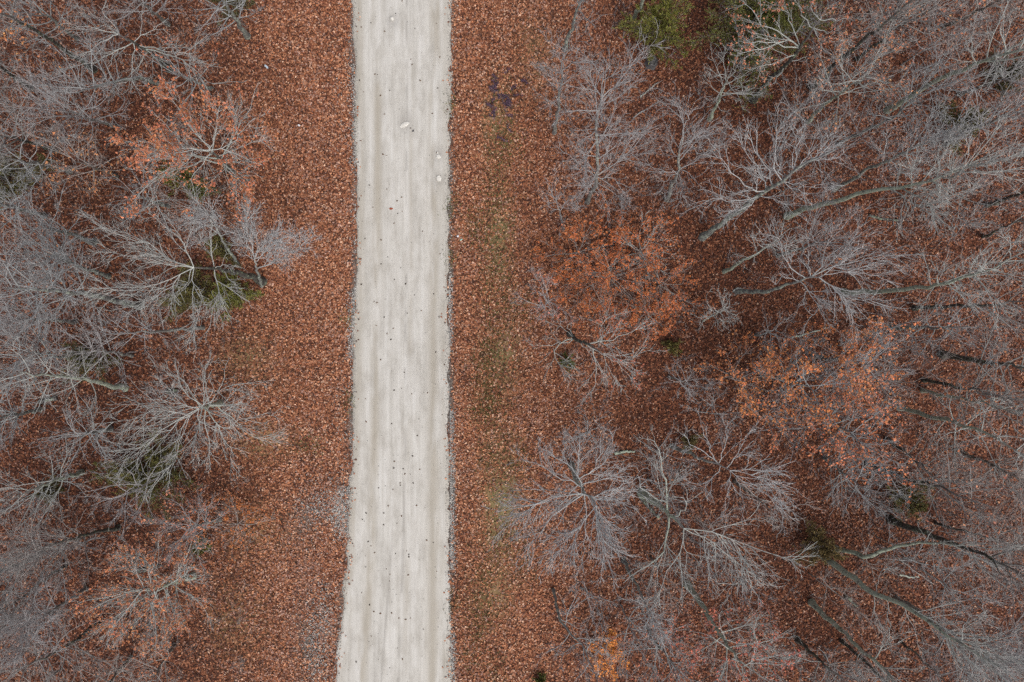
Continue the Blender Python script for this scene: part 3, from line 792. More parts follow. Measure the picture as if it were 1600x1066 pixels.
T("reddish-leaved tree with mossy trunk foot under the crooked oak, at the bottom edge",
  [(1073, 912, 0), (1098, 946, 3), (1127, 994, 6), (1150, 1027, 8), (1165, 1052, 9.4)], 218, name="leafy_oak", bark='lichen', r0=.15, auto=15, R=2.2, cb=.6, el=14, dens=0.85, leaves=900, leafcol=(.44, .13, .085))
T("slim pale trunk with faint smoky twigs, below the dense grey ball-shaped tree",
  [(974, 876, 0), (992, 910, 3), (1010, 946, 5.6), (1022, 975, 7.4)], 219, bark='pale', r0=.09, auto=9, R=1.1, cb=.72, dens=1.00, el=30)
T("thin sinuous bare tree by the bottom verge left of the orange sapling",
  [(865, 922, 0), (870, 962, 2.8), (888, 990, 4.4), (910, 1004, 5.4), (923, 1040, 7), (938, 1075, 8.4)], 220, bark='grey', r0=.07, auto=10, R=1.6, cb=.35, el=12, dens=0.80)
T("slim sapling with wispy grey top just above the red-orange thicket",
  [(881, 358, 0), (876, 335, 2), (868, 312, 3.8), (860, 295, 5)], 221, bark='lilac', r0=.05, auto=10, R=.9, cb=.4, el=25, dens=0.80)
# ---- standing trees of the right-hand wood
T("thin trunk leaving the top edge, left of the upright green cedar",
  [(988, 33, 0), (1000, 10, 2.4), (1014, -22, 5.2), (1030, -70, 8)], 231, bark='lichen', r0=.11, auto=8, R=1.6, cb=.6, dens=0.70)
T("slender lichened trunk leaving the top edge above the small slender verge tree",
  [(883, 76, 0), (893, 42, 3), (906, 2, 6), (915, -35, 8.2)], 232, bark='grey', r0=.10, auto=10, R=1.6, cb=.6, dens=0.80)
T("bent tree with dark foot and pale tangled top between lilac tree and top right oak",
  [(1108, 187, 0), (1120, 163, 2), (1131, 136, 4.2), (1142, 112, 6)], 233, bark='lichen', r0=.09, auto=11, R=1.5, cb=.5, el=12, wander=.26, dens=0.80)
T("tall black trunk running to the top edge, its foot right of the lichened oak",
  [(1268, 138, 0), (1312, 92, 5), (1372, 44, 9), (1420, 5, 11.8), (1455, -20, 13.4)], 234, bark='dark', r0=.14, auto=13, R=2.2, cb=.62, dens=0.80, leaves=160, leafcol=(.45, .17, .09))
T("dark slim trunk just below the tall black trunk, top right, pale low limbs",
  [(1338, 92, 0), (1365, 72, 3), (1400, 42, 6.2), (1440, 25, 8.8), (1470, 5, 10.6)], 235, bark='dark', r0=.10, auto=15, R=2.0, cb=.45, el=8, dens=0.80, leaves=200, leafcol=(.45, .19, .11))
T("mossy green trunk slanting up to the right edge at upper right",
  [(1386, 172, 0), (1420, 154, 3), (1470, 122, 6.4), (1530, 98, 9.4), (1600, 74, 12.2), (1640, 60, 13.6)], 236, bark='lichen', r0=.14, auto=12, R=1.9, cb=.68, dens=0.68)
T("smooth grey stem with long pale side limb crossing below the mossy green trunk",
  [(1310, 226, 0), (1350, 206, 3.2), (1400, 184, 6.4), (1432, 148, 8.8), (1455, 130, 10)], 237, bark='grey', r0=.09, auto=12, R=1.6, cb=.6, dens=0.90, el=30)
T("leaning tree carrying clusters of tan-orange leaves, right of the tall black trunk's foot",
  [(1262, 190, 0), (1282, 168, 2.8), (1320, 140, 6), (1362, 118, 8.6)], 238, name="leafy_oak", bark='lichen', r0=.10, auto=16, R=2.1, cb=.5, el=5, dens=0.90, leaves=620, leafcol=(.50, .23, .13))
T("grey misty crown at the right edge below the mossy green trunk",
  [(1480, 225, 0), (1515, 205, 3.6), (1552, 186, 7), (1590, 168, 9.6)], 239, bark='lilac', r0=.10, auto=15, R=1.9, cb=.45, dens=0.85)
T("dark trunk with hazy crown touching the right edge above the middle, higher of two",
  [(1545, 320, 0), (1575, 309, 4), (1620, 292, 8), (1660, 278, 10.5)], 240, bark='dark', r0=.12, auto=12, R=1.8, cb=.45, dens=0.68)
T("dark thin trunk touching the right edge above the middle, lower of two",
  [(1536, 370, 0), (1565, 357, 3.6), (1605, 342, 7), (1640, 330, 9.2)], 241, bark='dark', r0=.08, auto=10, R=1.6, cb=.5, dens=0.68)
T("leaning grey tree with tangled pale twig hub near the right edge, middle height",
  [(1318, 456, 0), (1370, 456, 3), (1440, 452, 6.4), (1482, 442, 8.4), (1540, 420, 10.6), (1600, 396, 12.6)], 242, bark='lichen', r0=.13, auto=18, R=1.8, cb=.55, el=18, dens=1.00)
T("long dark mossy trunk lying level toward the right edge, below the tangled twig hub",
  [(1428, 482, 0), (1480, 479, 4), (1560, 476, 8.6), (1620, 473, 11)], 243, bark='dark', r0=.12, auto=12, R=1.8, cb=.5, dens=0.68, leaves=60)
T("stout black trunk with lichened top at the right edge, just below the middle",
  [(1472, 554, 0), (1520, 563, 4), (1565, 570, 7), (1620, 580, 9.6)], 244, bark='dark', r0=.19, auto=11, R=2.1, cb=.45, el=8, dens=0.59, limb=1.3)
T("dark trunk right of the orange beeches, uppermost of three parallel trunks",
  [(1443, 594, 0), (1480, 600, 3.4), (1530, 612, 7), (1580, 622, 9.4)], 245, bark='dark', r0=.11, auto=12, R=1.8, cb=.5, dens=0.68, leaves=80)
T("lichened trunk right of the orange beeches, middle of three parallel trunks",
  [(1440, 610, 0), (1490, 620, 3.6), (1545, 632, 7), (1595, 648, 9.6)], 246, bark='lichen', r0=.09, auto=11, R=1.7, cb=.5, dens=0.68, leaves=60)
T("long green-lichened trunk right of the orange beeches, lowest of three parallel trunks, pale limbs",
  [(1404, 637, 0), (1450, 649, 3.4), (1500, 660, 6.4), (1550, 680, 8.8), (1610, 720, 11.2)], 247, bark='lichen', r0=.12, auto=14, R=2.1, cb=.42, el=6, dens=0.68, leaves=90)
T("dark leaning trunk forking in a Y under the orange beeches",
  [(1385, 686, 0), (1408, 704, 2.6), (1440, 728, 5.4), (1475, 760, 8)], 248, bark='dark', r0=.10, auto=12, R=1.8, cb=.42, el=12, dens=0.68, leaves=70)
T("mossy dark trunk above the small olive cedar, hazy tan crown with few orange leaves",
  [(1353, 724, 0), (1412, 746, 4), (1475, 763, 7.6), (1530, 788, 10)], 249, bark='dark', r0=.13, auto=18, R=2.2, cb=.5, el=14, dens=0.94, leaves=150, leafcol=(.46, .20, .12))
T("thin blackish trunk above the black-footed tree, lower right",
  [(1462, 817, 0), (1498, 828, 3.4), (1550, 842, 7), (1600, 860, 9.6)], 250, bark='dark', r0=.08, auto=11, R=1.6, cb=.5, dens=0.68)
T("long straight green-grey trunk running to the bottom edge, lower right",
  [(1268, 941, 0), (1320, 990, 4.4), (1362, 1030, 7), (1405, 1072, 9.4)], 251, bark='lichen', r0=.14, auto=9, R=1.8, cb=.65, dens=0.80)
T("narrow black trunk parallel and just below the long straight green-grey trunk, bottom edge",
  [(1314, 1001, 0), (1352, 1034, 3.4), (1392, 1074, 6.6), (1430, 1110, 9)], 252, bark='dark', r0=.10, auto=8, R=1.6, cb=.65, dens=0.70)
T("dark stubby trunk foot near bottom edge with grey crown, left of long green-grey trunk",
  [(1245, 1000, 0), (1268, 1020, 3), (1296, 1046, 6), (1320, 1068, 8)], 253, bark='dark', r0=.13, auto=12, R=1.9, cb=.5, dens=0.80)
T("white-barked forked sapling at the bottom edge right of the reddish-leaved tree",
  [(1170, 985, 0), (1184, 1002, 3), (1202, 1022, 5.6), (1214, 1040, 7.4)], 254, bark='lichen', r0=.06, auto=11, R=1.5, cb=.3, el=22, wander=.22, dens=0.70, thick=1.2)
T("thin dark double stem slanting through the lower right litter toward the bottom edge",
  [(1408, 1003, 0), (1440, 1030, 3.2), (1480, 1068, 6.6), (1510, 1095, 8.6)], 255, bark='dark', r0=.07, auto=9, R=1.5, cb=.55, dens=0.59)
T("grey twiggy tree filling the lower right corner",
  [(1400, 935, 0), (1450, 965, 4), (1520, 1010, 8), (1570, 1045, 10.4)], 256, bark='lilac', r0=.10, auto=17, R=2.1, cb=.55, dens=0.89)
T("small grey star-shaped top under the horizontal spray tree, centre right",
  [(1180, 524, 0), (1194, 522, 2.4), (1208, 517, 4.4), (1216, 512, 5.6)], 257, bark='grey', r0=.06, auto=9, R=.95, cb=.5, el=14, dens=0.60)
T("little lilac-grey tree with round twiggy top below the red-orange thicket, right",
  [(1046, 588, 0), (1060, 594, 2.2), (1074, 600, 4.4), (1084, 606, 5.8)], 258, bark='lilac', r0=.06, auto=13, R=1.0, cb=.4, el=14, dens=1.00)
T("beech full of orange leaves, largest, between small knotted tree and right-hand trunks",
  [(1192, 586, 0), (1218, 592, 3), (1250, 602, 6), (1278, 612, 8)], 259, name="leafy_beech", bark='grey', r0=.11, auto=17, R=2.0, cb=.35, el=10, dens=1.00, leaves=2100, leafcol=(.56, .20, .075))
T("orange-leaved beech highest of the beech clump, grey twigs showing on its right side",
  [(1270, 556, 0), (1300, 560, 3), (1335, 566, 6), (1368, 572, 8.4)], 260, name="leafy_beech", bark='lilac', r0=.10, auto=17, R=1.9, cb=.4, el=10, dens=1.00, leaves=1600, leafcol=(.54, .20, .085))
T("orange-leaved beech lowest of the beech clump, stem leaning to lower right",
  [(1262, 644, 0), (1288, 655, 3.2), (1318, 672, 6.4), (1345, 690, 8.8)], 261, name="leafy_beech", bark='grey', r0=.11, auto=17, R=2.0, cb=.38, el=10, dens=1.00, leaves=1800, leafcol=(.54, .185, .085))
T("beech sapling with large bright orange leaves left of the beech clump",
  [(1128, 580, 0), (1142, 586, 2), (1160, 595, 4), (1172, 602, 5.2)], 262, name="leafy_beech", bark='tan', r0=.06, auto=13, R=1.5, cb=.25, el=8, dens=0.90, leaves=1000, leafcol=(.58, .215, .085), leafsize=1.1)
T("forked grey tree beneath the beech clump, pale twigs spread over red-brown leaves",
  [(1288, 716, 0), (1308, 732, 3), (1334, 752, 6), (1352, 768, 7.8)], 263, bark='grey', r0=.08, auto=13, R=1.7, cb=.4, el=12, wander=.22, dens=0.80)
T("lilac twig haze between bunched-twig tree and olive cedar bush",
  [(1148, 752, 0), (1168, 768, 3), (1192, 786, 6), (1210, 800, 8)], 264, bark='tan', r0=.08, auto=11, R=1.3, cb=.45, dens=0.70)
T("faint grey tree below the tall fan tree's crown, at the lilac twigs' tips",
  [(1216, 400, 0), (1245, 390, 3), (1285, 378, 6.4), (1312, 370, 8.4)], 265, bark='lilac', r0=.08, auto=13, R=1.6, cb=.45, dens=0.90, leaves=40)
T("crooked grey tree near the right edge, between level mossy trunk and stout black trunk",
  [(1395, 512, 0), (1432, 512, 3.4), (1480, 512, 7), (1512, 511, 9)], 266, bark='grey', r0=.09, auto=13, R=1.8, cb=.45, el=12, dens=0.72, leaves=60)
T("pale brown-twigged tree in the top right corner",
  [(1472, 42, 0), (1500, 30, 3.4), (1548, 8, 7.4), (1580, -5, 9.6)], 267, bark='tan', r0=.10, auto=15, R=2.0, cb=.5, dens=0.77, leaves=90)
T("bare tree with white twig tips at the right edge beside the dark shadowed cedar",
  [(1500, 148, 0), (1530, 136, 3), (1572, 122, 6.4), (1602, 112, 8.4)], 268, bark='lilac', r0=.09, auto=12, R=1.6, cb=.4, dens=0.68)
T("greyish crown at the right edge under the lowest mossy trunk, tan haze",
  [(1495, 705, 0), (1530, 718, 3.6), (1575, 738, 7.2), (1605, 752, 9.4)], 269, bark='tan', r0=.10, auto=15, R=2.0, cb=.45, dens=0.85)
T("wispy tree just right of the tall fan tree's foot, lower stem half hidden",
  [(1131, 425, 0), (1158, 408, 2.6), (1196, 388, 5.4), (1226, 368, 7.4)], 270, bark='lichen', r0=.09, auto=10, R=1.2, cb=.6, el=10, dens=0.70)
T("grey misty treetop over the top edge right of the lichened oak",
  [(1345, 30, 0), (1368, 12, 3), (1400, -14, 6.4), (1425, -36, 8.6)], 271, bark='tan', r0=.09, auto=13, R=1.8, cb=.4, dens=0.77, leaves=120)
T("reddish-leaved bare tree at the bottom edge between orange sapling and white-barked sapling",
  [(1012, 985, 0), (1028, 1008, 3), (1050, 1035, 5.6), (1064, 1056, 7.2)], 272, name="leafy_oak", bark='grey', r0=.08, auto=14, R=1.9, cb=.35, el=10, dens=0.85, leaves=480, leafcol=(.46, .15, .085))
# ---- standing trees of the left-hand wood
T("grey forked tree hanging down from the top edge, left wood beside road clearing",
  [(386, 56, 0), (372, 34, 3), (352, 6, 6), (340, -14, 7.6)], 301, bark='grey', r0=.13, auto=15, R=2.0, cb=.4, el=6, dens=0.64)
T("tall black trunk with orange-leaved top running to the top left corner",
  [(147, 109, 0), (100, 79, 4.2), (60, 50, 7.4), (5, 22, 10.8), (-25, 5, 12.4)], 302, name="leafy_oak", bark='dark', r0=.15, auto=13, R=2.0, cb=.5, el=12, dens=0.64, leaves=300, leafcol=(.46, .19, .08))
T("dark trunk meeting the left edge below the tall black corner trunk",
  [(48, 137, 0), (25, 122, 2.4), (-5, 102, 5.2), (-30, 86, 7.2)], 303, bark='dark', r0=.13, auto=13, R=2.0, cb=.4, dens=0.65)
T("grey tree with tangled hub between pale crossing-limb tree and tall black corner trunk",
  [(256, 132, 0), (215, 122, 3.6), (165, 128, 7), (118, 146, 9.6)], 304, bark='grey', r0=.12, auto=15, R=1.7, cb=.55, el=12, dens=0.76)
T("misty lilac tree left of the orange-leaved oak, upper left wood",
  [(185, 200, 0), (158, 190, 3), (118, 178, 6.6), (92, 172, 8.6)], 305, bark='lilac', r0=.09, auto=16, R=1.8, cb=.45, dens=0.84)
T("dim grey tree with dark trunk reaching the left edge, level with the orange-leaved oak",
  [(88, 236, 0), (55, 226, 3.2), (15, 216, 6.4), (-15, 208, 8.6)], 306, bark='dark', r0=.12, auto=15, R=2.0, cb=.4, dens=0.72)
T("grey curly-twigged tree overhanging the dark cedar on the left edge",
  [(110, 268, 0), (82, 262, 3), (48, 254, 6), (20, 248, 8)], 307, bark='grey', r0=.10, auto=16, R=2.0, cb=.4, el=8, wander=.26, dens=0.72)
T("tree with tan-orange leaf clusters between dark left-edge cedar and orange-leaved oak",
  [(182, 275, 0), (160, 266, 3), (132, 256, 5.8), (112, 250, 7.4)], 308, name="leafy_oak", bark='tan', r0=.09, auto=14, R=1.8, cb=.4, el=10, dens=0.76, leaves=360, leafcol=(.46, .20, .09))
T("black-footed grey tree in the left wood, left of the drooping lichened tree's tips",
  [(148, 378, 0), (122, 370, 2.6), (92, 362, 5.2), (62, 352, 7.6)], 309, bark='grey', r0=.13, auto=16, R=1.9, cb=.45, el=10, dens=0.80)
T("grey tree with pale arching limb at the left edge below dark cedar",
  [(70, 338, 0), (45, 330, 3), (15, 322, 6), (-10, 316, 8)], 310, bark='grey', r0=.10, auto=15, R=1.9, cb=.4, dens=0.72)
T("large tree on long black trunk, crown a broad grey tangle against the left edge",
  [(216, 478, 0), (165, 466, 3.8), (105, 456, 7), (50, 452, 9.4), (10, 450, 11)], 311, bark='grey', r0=.16, auto=20, R=2.2, cb=.5, el=12, dens=0.84)
T("grey tree above the long black trunk, limbs fanning to upper left",
  [(170, 432, 0), (140, 422, 3), (102, 408, 6), (62, 390, 8.4)], 312, bark='grey', r0=.10, auto=15, R=1.8, cb=.5, dens=0.80)
T("dense grey crown at the left edge under the broad grey tangle",
  [(118, 502, 0), (88, 500, 3), (50, 498, 6.2), (22, 496, 8.2)], 313, bark='lilac', r0=.10, auto=18, R=2.1, cb=.4, dens=0.79)
T("level smoky stem with thin lilac twigs, just below the drooping lichened tree",
  [(318, 512, 0), (270, 516, 3.2), (210, 520, 6.2), (160, 524, 8.4)], 314, bark='lilac', r0=.09, auto=13, R=1.4, cb=.45, el=14, dens=0.72)
T("grey tree with long lichened bough leftward, left of the star-shaped lichened tree",
  [(196, 607, 0), (150, 596, 3.2), (90, 586, 6.6), (28, 582, 9.4)], 315, bark='lichen', r0=.13, auto=17, R=1.8, cb=.4, el=10, dens=0.76)
T("fan-shaped grey tree with dark spots beneath, lower left of star-shaped lichened tree",
  [(172, 670, 0), (155, 674, 3), (136, 679, 5.6), (122, 683, 7.2)], 316, bark='grey', r0=.12, auto=16, R=1.8, cb=.5, el=8, dens=0.72)
T("lichened forked tree reaching the left edge below fan-shaped grey tree",
  [(128, 738, 0), (104, 745, 2.8), (72, 756, 5.4), (30, 774, 8)], 317, bark='lichen', r0=.11, auto=15, R=2.0, cb=.42, el=8, dens=0.65)
T("grey tree at the left edge level with the star-shaped lichened tree",
  [(62, 640, 0), (35, 646, 3), (5, 652, 5.8), (-20, 658, 7.8)], 318, bark='grey', r0=.10, auto=16, R=2.1, cb=.35, dens=0.76)
T("slim bare tree with crooked limb below the star tree's green cedar",
  [(262, 738, 0), (240, 750, 2.8), (212, 766, 5.6), (180, 782, 8)], 319, bark='lilac', r0=.08, auto=13, R=1.7, cb=.4, el=10, dens=0.76)
T("lilac twiggy tree with a few orange leaves above the lower left oak",
  [(345, 812, 0), (328, 816, 2.6), (306, 822, 5), (290, 828, 6.6)], 320, bark='lilac', r0=.09, auto=16, R=1.6, cb=.4, el=10, dens=1.01, leaves=420, leafcol=(.48, .19, .11))
T("oak with orange-brown leaves and green-lichened limbs, lower left wood",
  [(302, 900, 0), (280, 908, 3), (246, 918, 6), (215, 926, 8)], 321, name="leafy_oak", bark='lichen', r0=.14, auto=19, R=2.6, cb=.4, el=4, dens=1.03, leaves=3300, leafcol=(.43, .17, .085))
T("grey tree with long leaning trunk toward the bottom left corner, streaming twigs",
  [(158, 970, 0), (122, 998, 3.4), (82, 1022, 6.4), (22, 1052, 9.8)], 322, bark='dark', r0=.12, auto=16, R=1.8, cb=.4, el=10, dens=0.92)
T("thin dark wavy trunk meeting the left edge, above bottom left corner",
  [(102, 884, 0), (58, 914, 3.6), (25, 940, 6), (-15, 960, 8.2)], 323, bark='dark', r0=.09, auto=14, R=1.8, cb=.4, dens=0.83)
T("black log-like trunk with misty crown, left of the lilac tree with few orange leaves",
  [(186, 824, 0), (150, 832, 2.8), (105, 845, 5.8), (65, 858, 8.2)], 324, bark='dark', r0=.12, auto=16, R=1.9, cb=.45, dens=0.92)
T("grey misty tree at the left edge between lichened forked tree and thin wavy trunk",
  [(60, 868, 0), (32, 880, 3), (0, 894, 6), (-25, 905, 8)], 325, bark='grey', r0=.10, auto=15, R=2.0, cb=.35, dens=0.83)
T("dark stem with lilac twigs leaving the bottom edge, right of bottom left corner",
  [(205, 1026, 0), (188, 1046, 2.8), (165, 1072, 5.4), (148, 1092, 7.2)], 326, bark='dark', r0=.09, auto=13, R=1.9, cb=.3, el=10, dens=0.92)
T("two-toned stem leaving the bottom edge nearest the road, left wood",
  [(272, 1008, 0), (258, 1030, 2.8), (238, 1062, 5.6), (225, 1085, 7.4)], 327, bark='tan', r0=.08, auto=13, R=1.8, cb=.3, el=10, dens=0.87, leaves=120)
T("hazy lilac tree filling the bottom left, between leaning trunk and wavy trunk",
  [(135, 920, 0), (105, 940, 3), (68, 962, 6), (42, 978, 8)], 328, bark='lilac', r0=.09, auto=17, R=2.0, cb=.4, dens=1.01)
T("misty grey tree in the top left corner above tall black trunk",
  [(120, 60, 0), (98, 44, 3), (68, 22, 6), (48, 8, 8)], 329, bark='grey', r0=.09, auto=14, R=1.8, cb=.4, dens=0.65)
T("grey tree over the top edge between corner trunk and forked hanging tree",
  [(262, 38, 0), (245, 24, 2.8), (222, 4, 5.8), (208, -10, 7.6)], 330, bark='lilac', r0=.10, auto=15, R=1.9, cb=.35, el=8, dens=0.76)
T("spindly grey tree with pale curling bough above orange-leaved oak, near crossing-limb tree's foot",
  [(330, 138, 0), (310, 130, 2.6), (286, 120, 5.2), (270, 112, 6.8)], 331, bark='grey', r0=.08, auto=12, R=1.6, cb=.4, el=10, dens=0.60, leaves=120, leafcol=(.50, .18, .10))
T("pale twiggy tree between orange-leaved oak and the black-footed grey tree, left wood",
  [(262, 322, 0), (244, 316, 2.8), (222, 308, 5.4), (206, 302, 7)], 332, bark='grey', r0=.08, auto=14, R=1.7, cb=.4, el=10, dens=0.72)
T("smoky lilac tree above the star-shaped lichened tree, twigs over a green patch",
  [(206, 556, 0), (182, 552, 2.8), (150, 547, 5.6), (128, 543, 7.2)], 333, bark='lilac', r0=.08, auto=15, R=1.7, cb=.4, el=10, dens=0.80)
T("dim twiggy tree in the left wood between long lichened bough and left edge",
  [(118, 560, 0), (88, 556, 3), (55, 552, 6), (30, 550, 7.8)], 334, bark='grey', r0=.08, auto=15, R=1.8, cb=.4, dens=0.72)
# ---- red-orange thicket of beech saplings
THK = "beech saplings of the red-orange thicket"
T("red-orange beech sapling at the thicket's upper left tip", [(902, 396, 0), (904, 394, 1.6), (905, 391, 3.2)], 401, name="beech_sapling", cat="sapling", group=THK, bark='tan', r0=.035, auto=13, R=1.74, cb=.15, el=8, dens=.8, leaves=2261, leafcol=(.44, .138, .052), leafsize=.95)
T("red-orange beech sapling in the thicket's middle, densest leaves", [(948, 432, 0), (951, 430, 1.8), (954, 427, 3.6)], 402, name="beech_sapling", cat="sapling", group=THK, bark='tan', r0=.04, auto=15, R=2.10, cb=.15, el=8, dens=.8, leaves=3093, leafcol=(.44, .138, .052), leafsize=.95)
T("red-orange beech sapling at the thicket's top right, grey twigs showing", [(992, 398, 0), (998, 394, 1.6), (1004, 390, 3.2)], 403, name="beech_sapling", cat="sapling", group=THK, bark='lichen', r0=.04, auto=13, R=1.68, cb=.2, el=10, dens=.9, leaves=1190, leafcol=(.44, .138, .052))
T("red-orange beech sapling at the thicket's right side near the small knotted tree", [(1028, 446, 0), (1034, 444, 1.6), (1040, 442, 3)], 404, name="beech_sapling", cat="sapling", group=THK, bark='tan', r0=.035, auto=13, R=1.68, cb=.15, el=8, dens=.8, leaves=1487, leafcol=(.44, .138, .052))
T("red-orange beech sapling at the thicket's lower edge", [(938, 476, 0), (940, 475, 1.4), (942, 474, 2.8)], 405, name="beech_sapling", cat="sapling", group=THK, bark='tan', r0=.035, auto=12, R=1.56, cb=.15, el=8, dens=.8, leaves=1546, leafcol=(.44, .138, .052))
T("red-orange beech sapling at the thicket's lower right corner", [(1006, 490, 0), (1010, 489, 1.4), (1014, 488, 2.6)], 406, name="beech_sapling", cat="sapling", group=THK, bark='tan', r0=.03, auto=12, R=1.56, cb=.15, el=8, dens=.8, leaves=1190, leafcol=(.44, .138, .052))
T("bright yellow-orange leafy sapling near the bottom edge", [(942, 1016, 0), (946, 1020, 1.1), (950, 1023, 2.0)], 407, name="beech_sapling", cat="sapling", bark='tan', r0=.03, auto=12, R=.75, cb=.15, el=14, dens=.8, leaves=1500, leafcol=(.68, .25, .062), leafsize=.95)
T("orange low sapling at the left wood's edge, left of white verge gravel", [(372, 818, 0), (371, 819, 1.0), (370, 820, 1.9)], 408, name="beech_sapling", cat="sapling", bark='tan', r0=.03, auto=11, R=1.2, cb=.1, el=6, dens=.7, leaves=800, leafcol=(.44, .15, .05), leafsize=.9)


for k in TREES:
    g = grow(k)
    place_tree(k['name'], g, k['label'], k['cat'], k['group'])

# ------------------------------------------------------------------ evergreen cedars
MAT_CEDAR = leaf_mat("cedar_foliage", .8)
def cedar(label, px, py, rpx, h, seed, col=(.075, .095, .022), stretch=(1, 1), dens=1.0, name="cedar_bush"):
    rg = np.random.default_rng(seed)
    b = P(px, py); b[2] = float(ground_z(b[0], b[1]))
    R = 1.15 * rpx / S * (H - h * .5) / H
    e = link(name, None, loc=tuple(b)); tag(e, label, "cedar", "evergreen cedars among the bare trees")
    lean = rg.normal(0, .05, 2) * h
    tk = np.array([[0, 0, -.05], [lean[0] * .3, lean[1] * .3, h * .35], [lean[0] * .7, lean[1] * .7, h * .7], [lean[0], lean[1], h * .96]])
    q, _ = resample(tk, 9, .01, rg)
    A = Acc(); A.add(q[None], np.linspace(.06, .012, 9)[None], 6, False)
    link("trunk", A.mesh("trunk", BARK['dark']), e)
    nb = int(70 * dens) + 16
    t = np.sort(rg.uniform(.06, .98, nb)); az = rg.random(nb) * 6.28
    prof = (1 - t) ** .55 * (1 + .35 * np.sin(az * 3 + seed) + rg.normal(0, .16, nb))
    ln = np.maximum(R * prof, .16)
    el = np.radians(15 + 45 * t + rg.normal(0, 8, nb))
    st = np.stack([np.interp(t * h * .95, q[:, 2], q[:, k]) for k in range(3)], 1)
    d = np.stack([np.cos(az) * np.cos(el) * stretch[0], np.sin(az) * np.cos(el) * stretch[1], np.sin(el)], 1)
    w = walk(st, d, ln, 6, .12, .06, rg)
    A = Acc(); A.add(w, .012 * np.linspace(1, .3, 6)[None] * np.ones((nb, 1)), 3, False)
    sp, sl, _ = spawn(w, ln, np.maximum((ln * 18).astype(int), 5), .15, 1.0, 40, .14, .22, .12, 4, .2, .08, rg, flat=.9)
    A.add(sp[:, [0, 3]], .005 * np.ones((len(sp), 2)), 3, True)
    link("branches", A.mesh("branches", BARK['tan']), e)["kind"] = "stuff"
    # scale-leaf sprays along every branchlet
    n = int(len(sp) * 9)
    i = rg.integers(0, len(sp), n); f = rg.random(n)[:, None] * 3; k = np.minimum(f.astype(int)[:, 0], 2); fr = f - k[:, None]
    p = sp[i, k] * (1 - fr) + sp[i, k + 1] * fr
    T0 = unit(sp[i, k + 1] - sp[i, k] + 1e-6)
    dd = unit(T0 + rg.normal(0, .75, (n, 3)) + np.array([0, 0, .25]))
    sd = unit(np.cross(dd, rg.normal(0, 1, (n, 3))))
    l = rg.uniform(.05, .12, n)[:, None]; wd = rg.uniform(.014, .026, n)[:, None]
    v = np.stack([p - sd * wd, p + sd * wd, p + dd * l + sd * wd * .3, p + dd * l * .95 - sd * wd * .3], 1).reshape(-1, 3)
    bb = np.arange(n)[:, None] * 4
    Q = bb + np.array([0, 1, 2, 3])
    tint = rg.uniform(.7, 1.35, len(sp))[i] * rg.uniform(.85, 1.2, n)
    c = np.array(col)[None] * tint[:, None] * np.array([1.65, 1.32, 1.5])
    brown = rg.random(len(sp))[i] < .10
    c = np.where(brown[:, None], np.array([.16, .10, .045]) * tint[:, None], c)
    o = link("foliage", build_mesh("foliage", v, Q, mat=MAT_CEDAR, cattr={"col": np.repeat(c, 4, 0)}), e)
    o["kind"] = "stuff"
    return e

cedar("upright bright green cedar beside the dark stump, top right wood", 1024, 66, 52, 3.0, 501, (.105, .13, .026), (.8, 1.1), 1.2)
cedar("broad dark green cedar under the lichened oak, top right wood", 1172, 60, 92, 2.8, 502, (.085, .11, .025), (1.15, .95), 1.7)
cedar("bright green cedar under the orange-leaved oak, its upper left one", 282, 280, 21, 1.6, 503, (.12, .145, .028), (1, 1), .6)
cedar("green cedar under the orange-leaved oak, its lower right one", 318, 297, 22, 1.5, 504, (.095, .125, .028), (1.2, .9), .6)
cedar("large green cedar under the drooping lichened tree, nearest the road", 372, 458, 33, 2.4, 505, (.10, .125, .026), (1, 1.1), 1.0)
cedar("olive green cedar under the drooping lichened tree, left of the largest one", 318, 462, 40, 2.2, 506, (.085, .095, .027), (1.2, .9), .9)
cedar("dull green cedar between drooping lichened tree and the slim grey tree above it", 352, 392, 22, 1.5, 507, (.085, .095, .028), (.9, 1.3), .6)
cedar("wide dark green cedar under the star-shaped lichened tree", 250, 735, 58, 2.4, 508, (.085, .10, .026), (1.35, .8), 1.1)
cedar("dark olive cedar at the left edge under curly grey twigs", 36, 292, 54, 2.6, 509, (.075, .088, .026), (1.2, .8), 1.0)
cedar("small dim green cedar above the star-shaped lichened tree's left boughs", 158, 564, 36, 2.0, 510, (.075, .088, .028), (1.4, .7), .6)
cedar("little green cedar beside the lilac tree with few orange leaves, lower left", 322, 848, 14, 1.2, 511, (.085, .10, .026), (1, 1), .4)
cedar("olive cedar bush at the foot of the pale green trunk, lower right", 1266, 840, 38, 2.0, 512, (.135, .125, .045), (1, 1), .55)
cedar("small green cedar under the forked grey tree below the thicket", 885, 566, 15, 1.2, 513, (.07, .10, .022), (1.1, .9), .4)
cedar("tiny olive cedar just right of the forked grey tree's crown", 1048, 541, 13, .8, 514, (.10, .11, .03), (1.3, .8), .35)
cedar("small olive cedar below the mossy dark trunk, right wood", 1400, 772, 32, 2.4, 515, (.085, .095, .028), (1, 1.1), .6)
cedar("olive cedar right of the bright fan tree's twig tips, upper right", 1478, 206, 32, 2.6, 516, (.075, .085, .024), (1, 1.2), .65)
cedar("dim cedar at the right edge under white twig tips, top right", 1556, 128, 30, 1.8, 517, (.045, .05, .018), (1, 1.2), .7)
cedar("green cedar hidden behind the forked tree at the top edge, left wood", 372, 12, 32, 1.8, 518, (.07, .08, .03), (1.2, .9), .7)
cedar("dull green cedar in shade below the lichened forked tree, left edge", 92, 765, 22, 1.3, 519, (.07, .075, .028), (1.2, .8), .5)
cedar("small green tuft cedar at the bottom edge left of the orange sapling", 845, 1060, 9, .7, 520, (.08, .11, .025), (1, 1), .35)
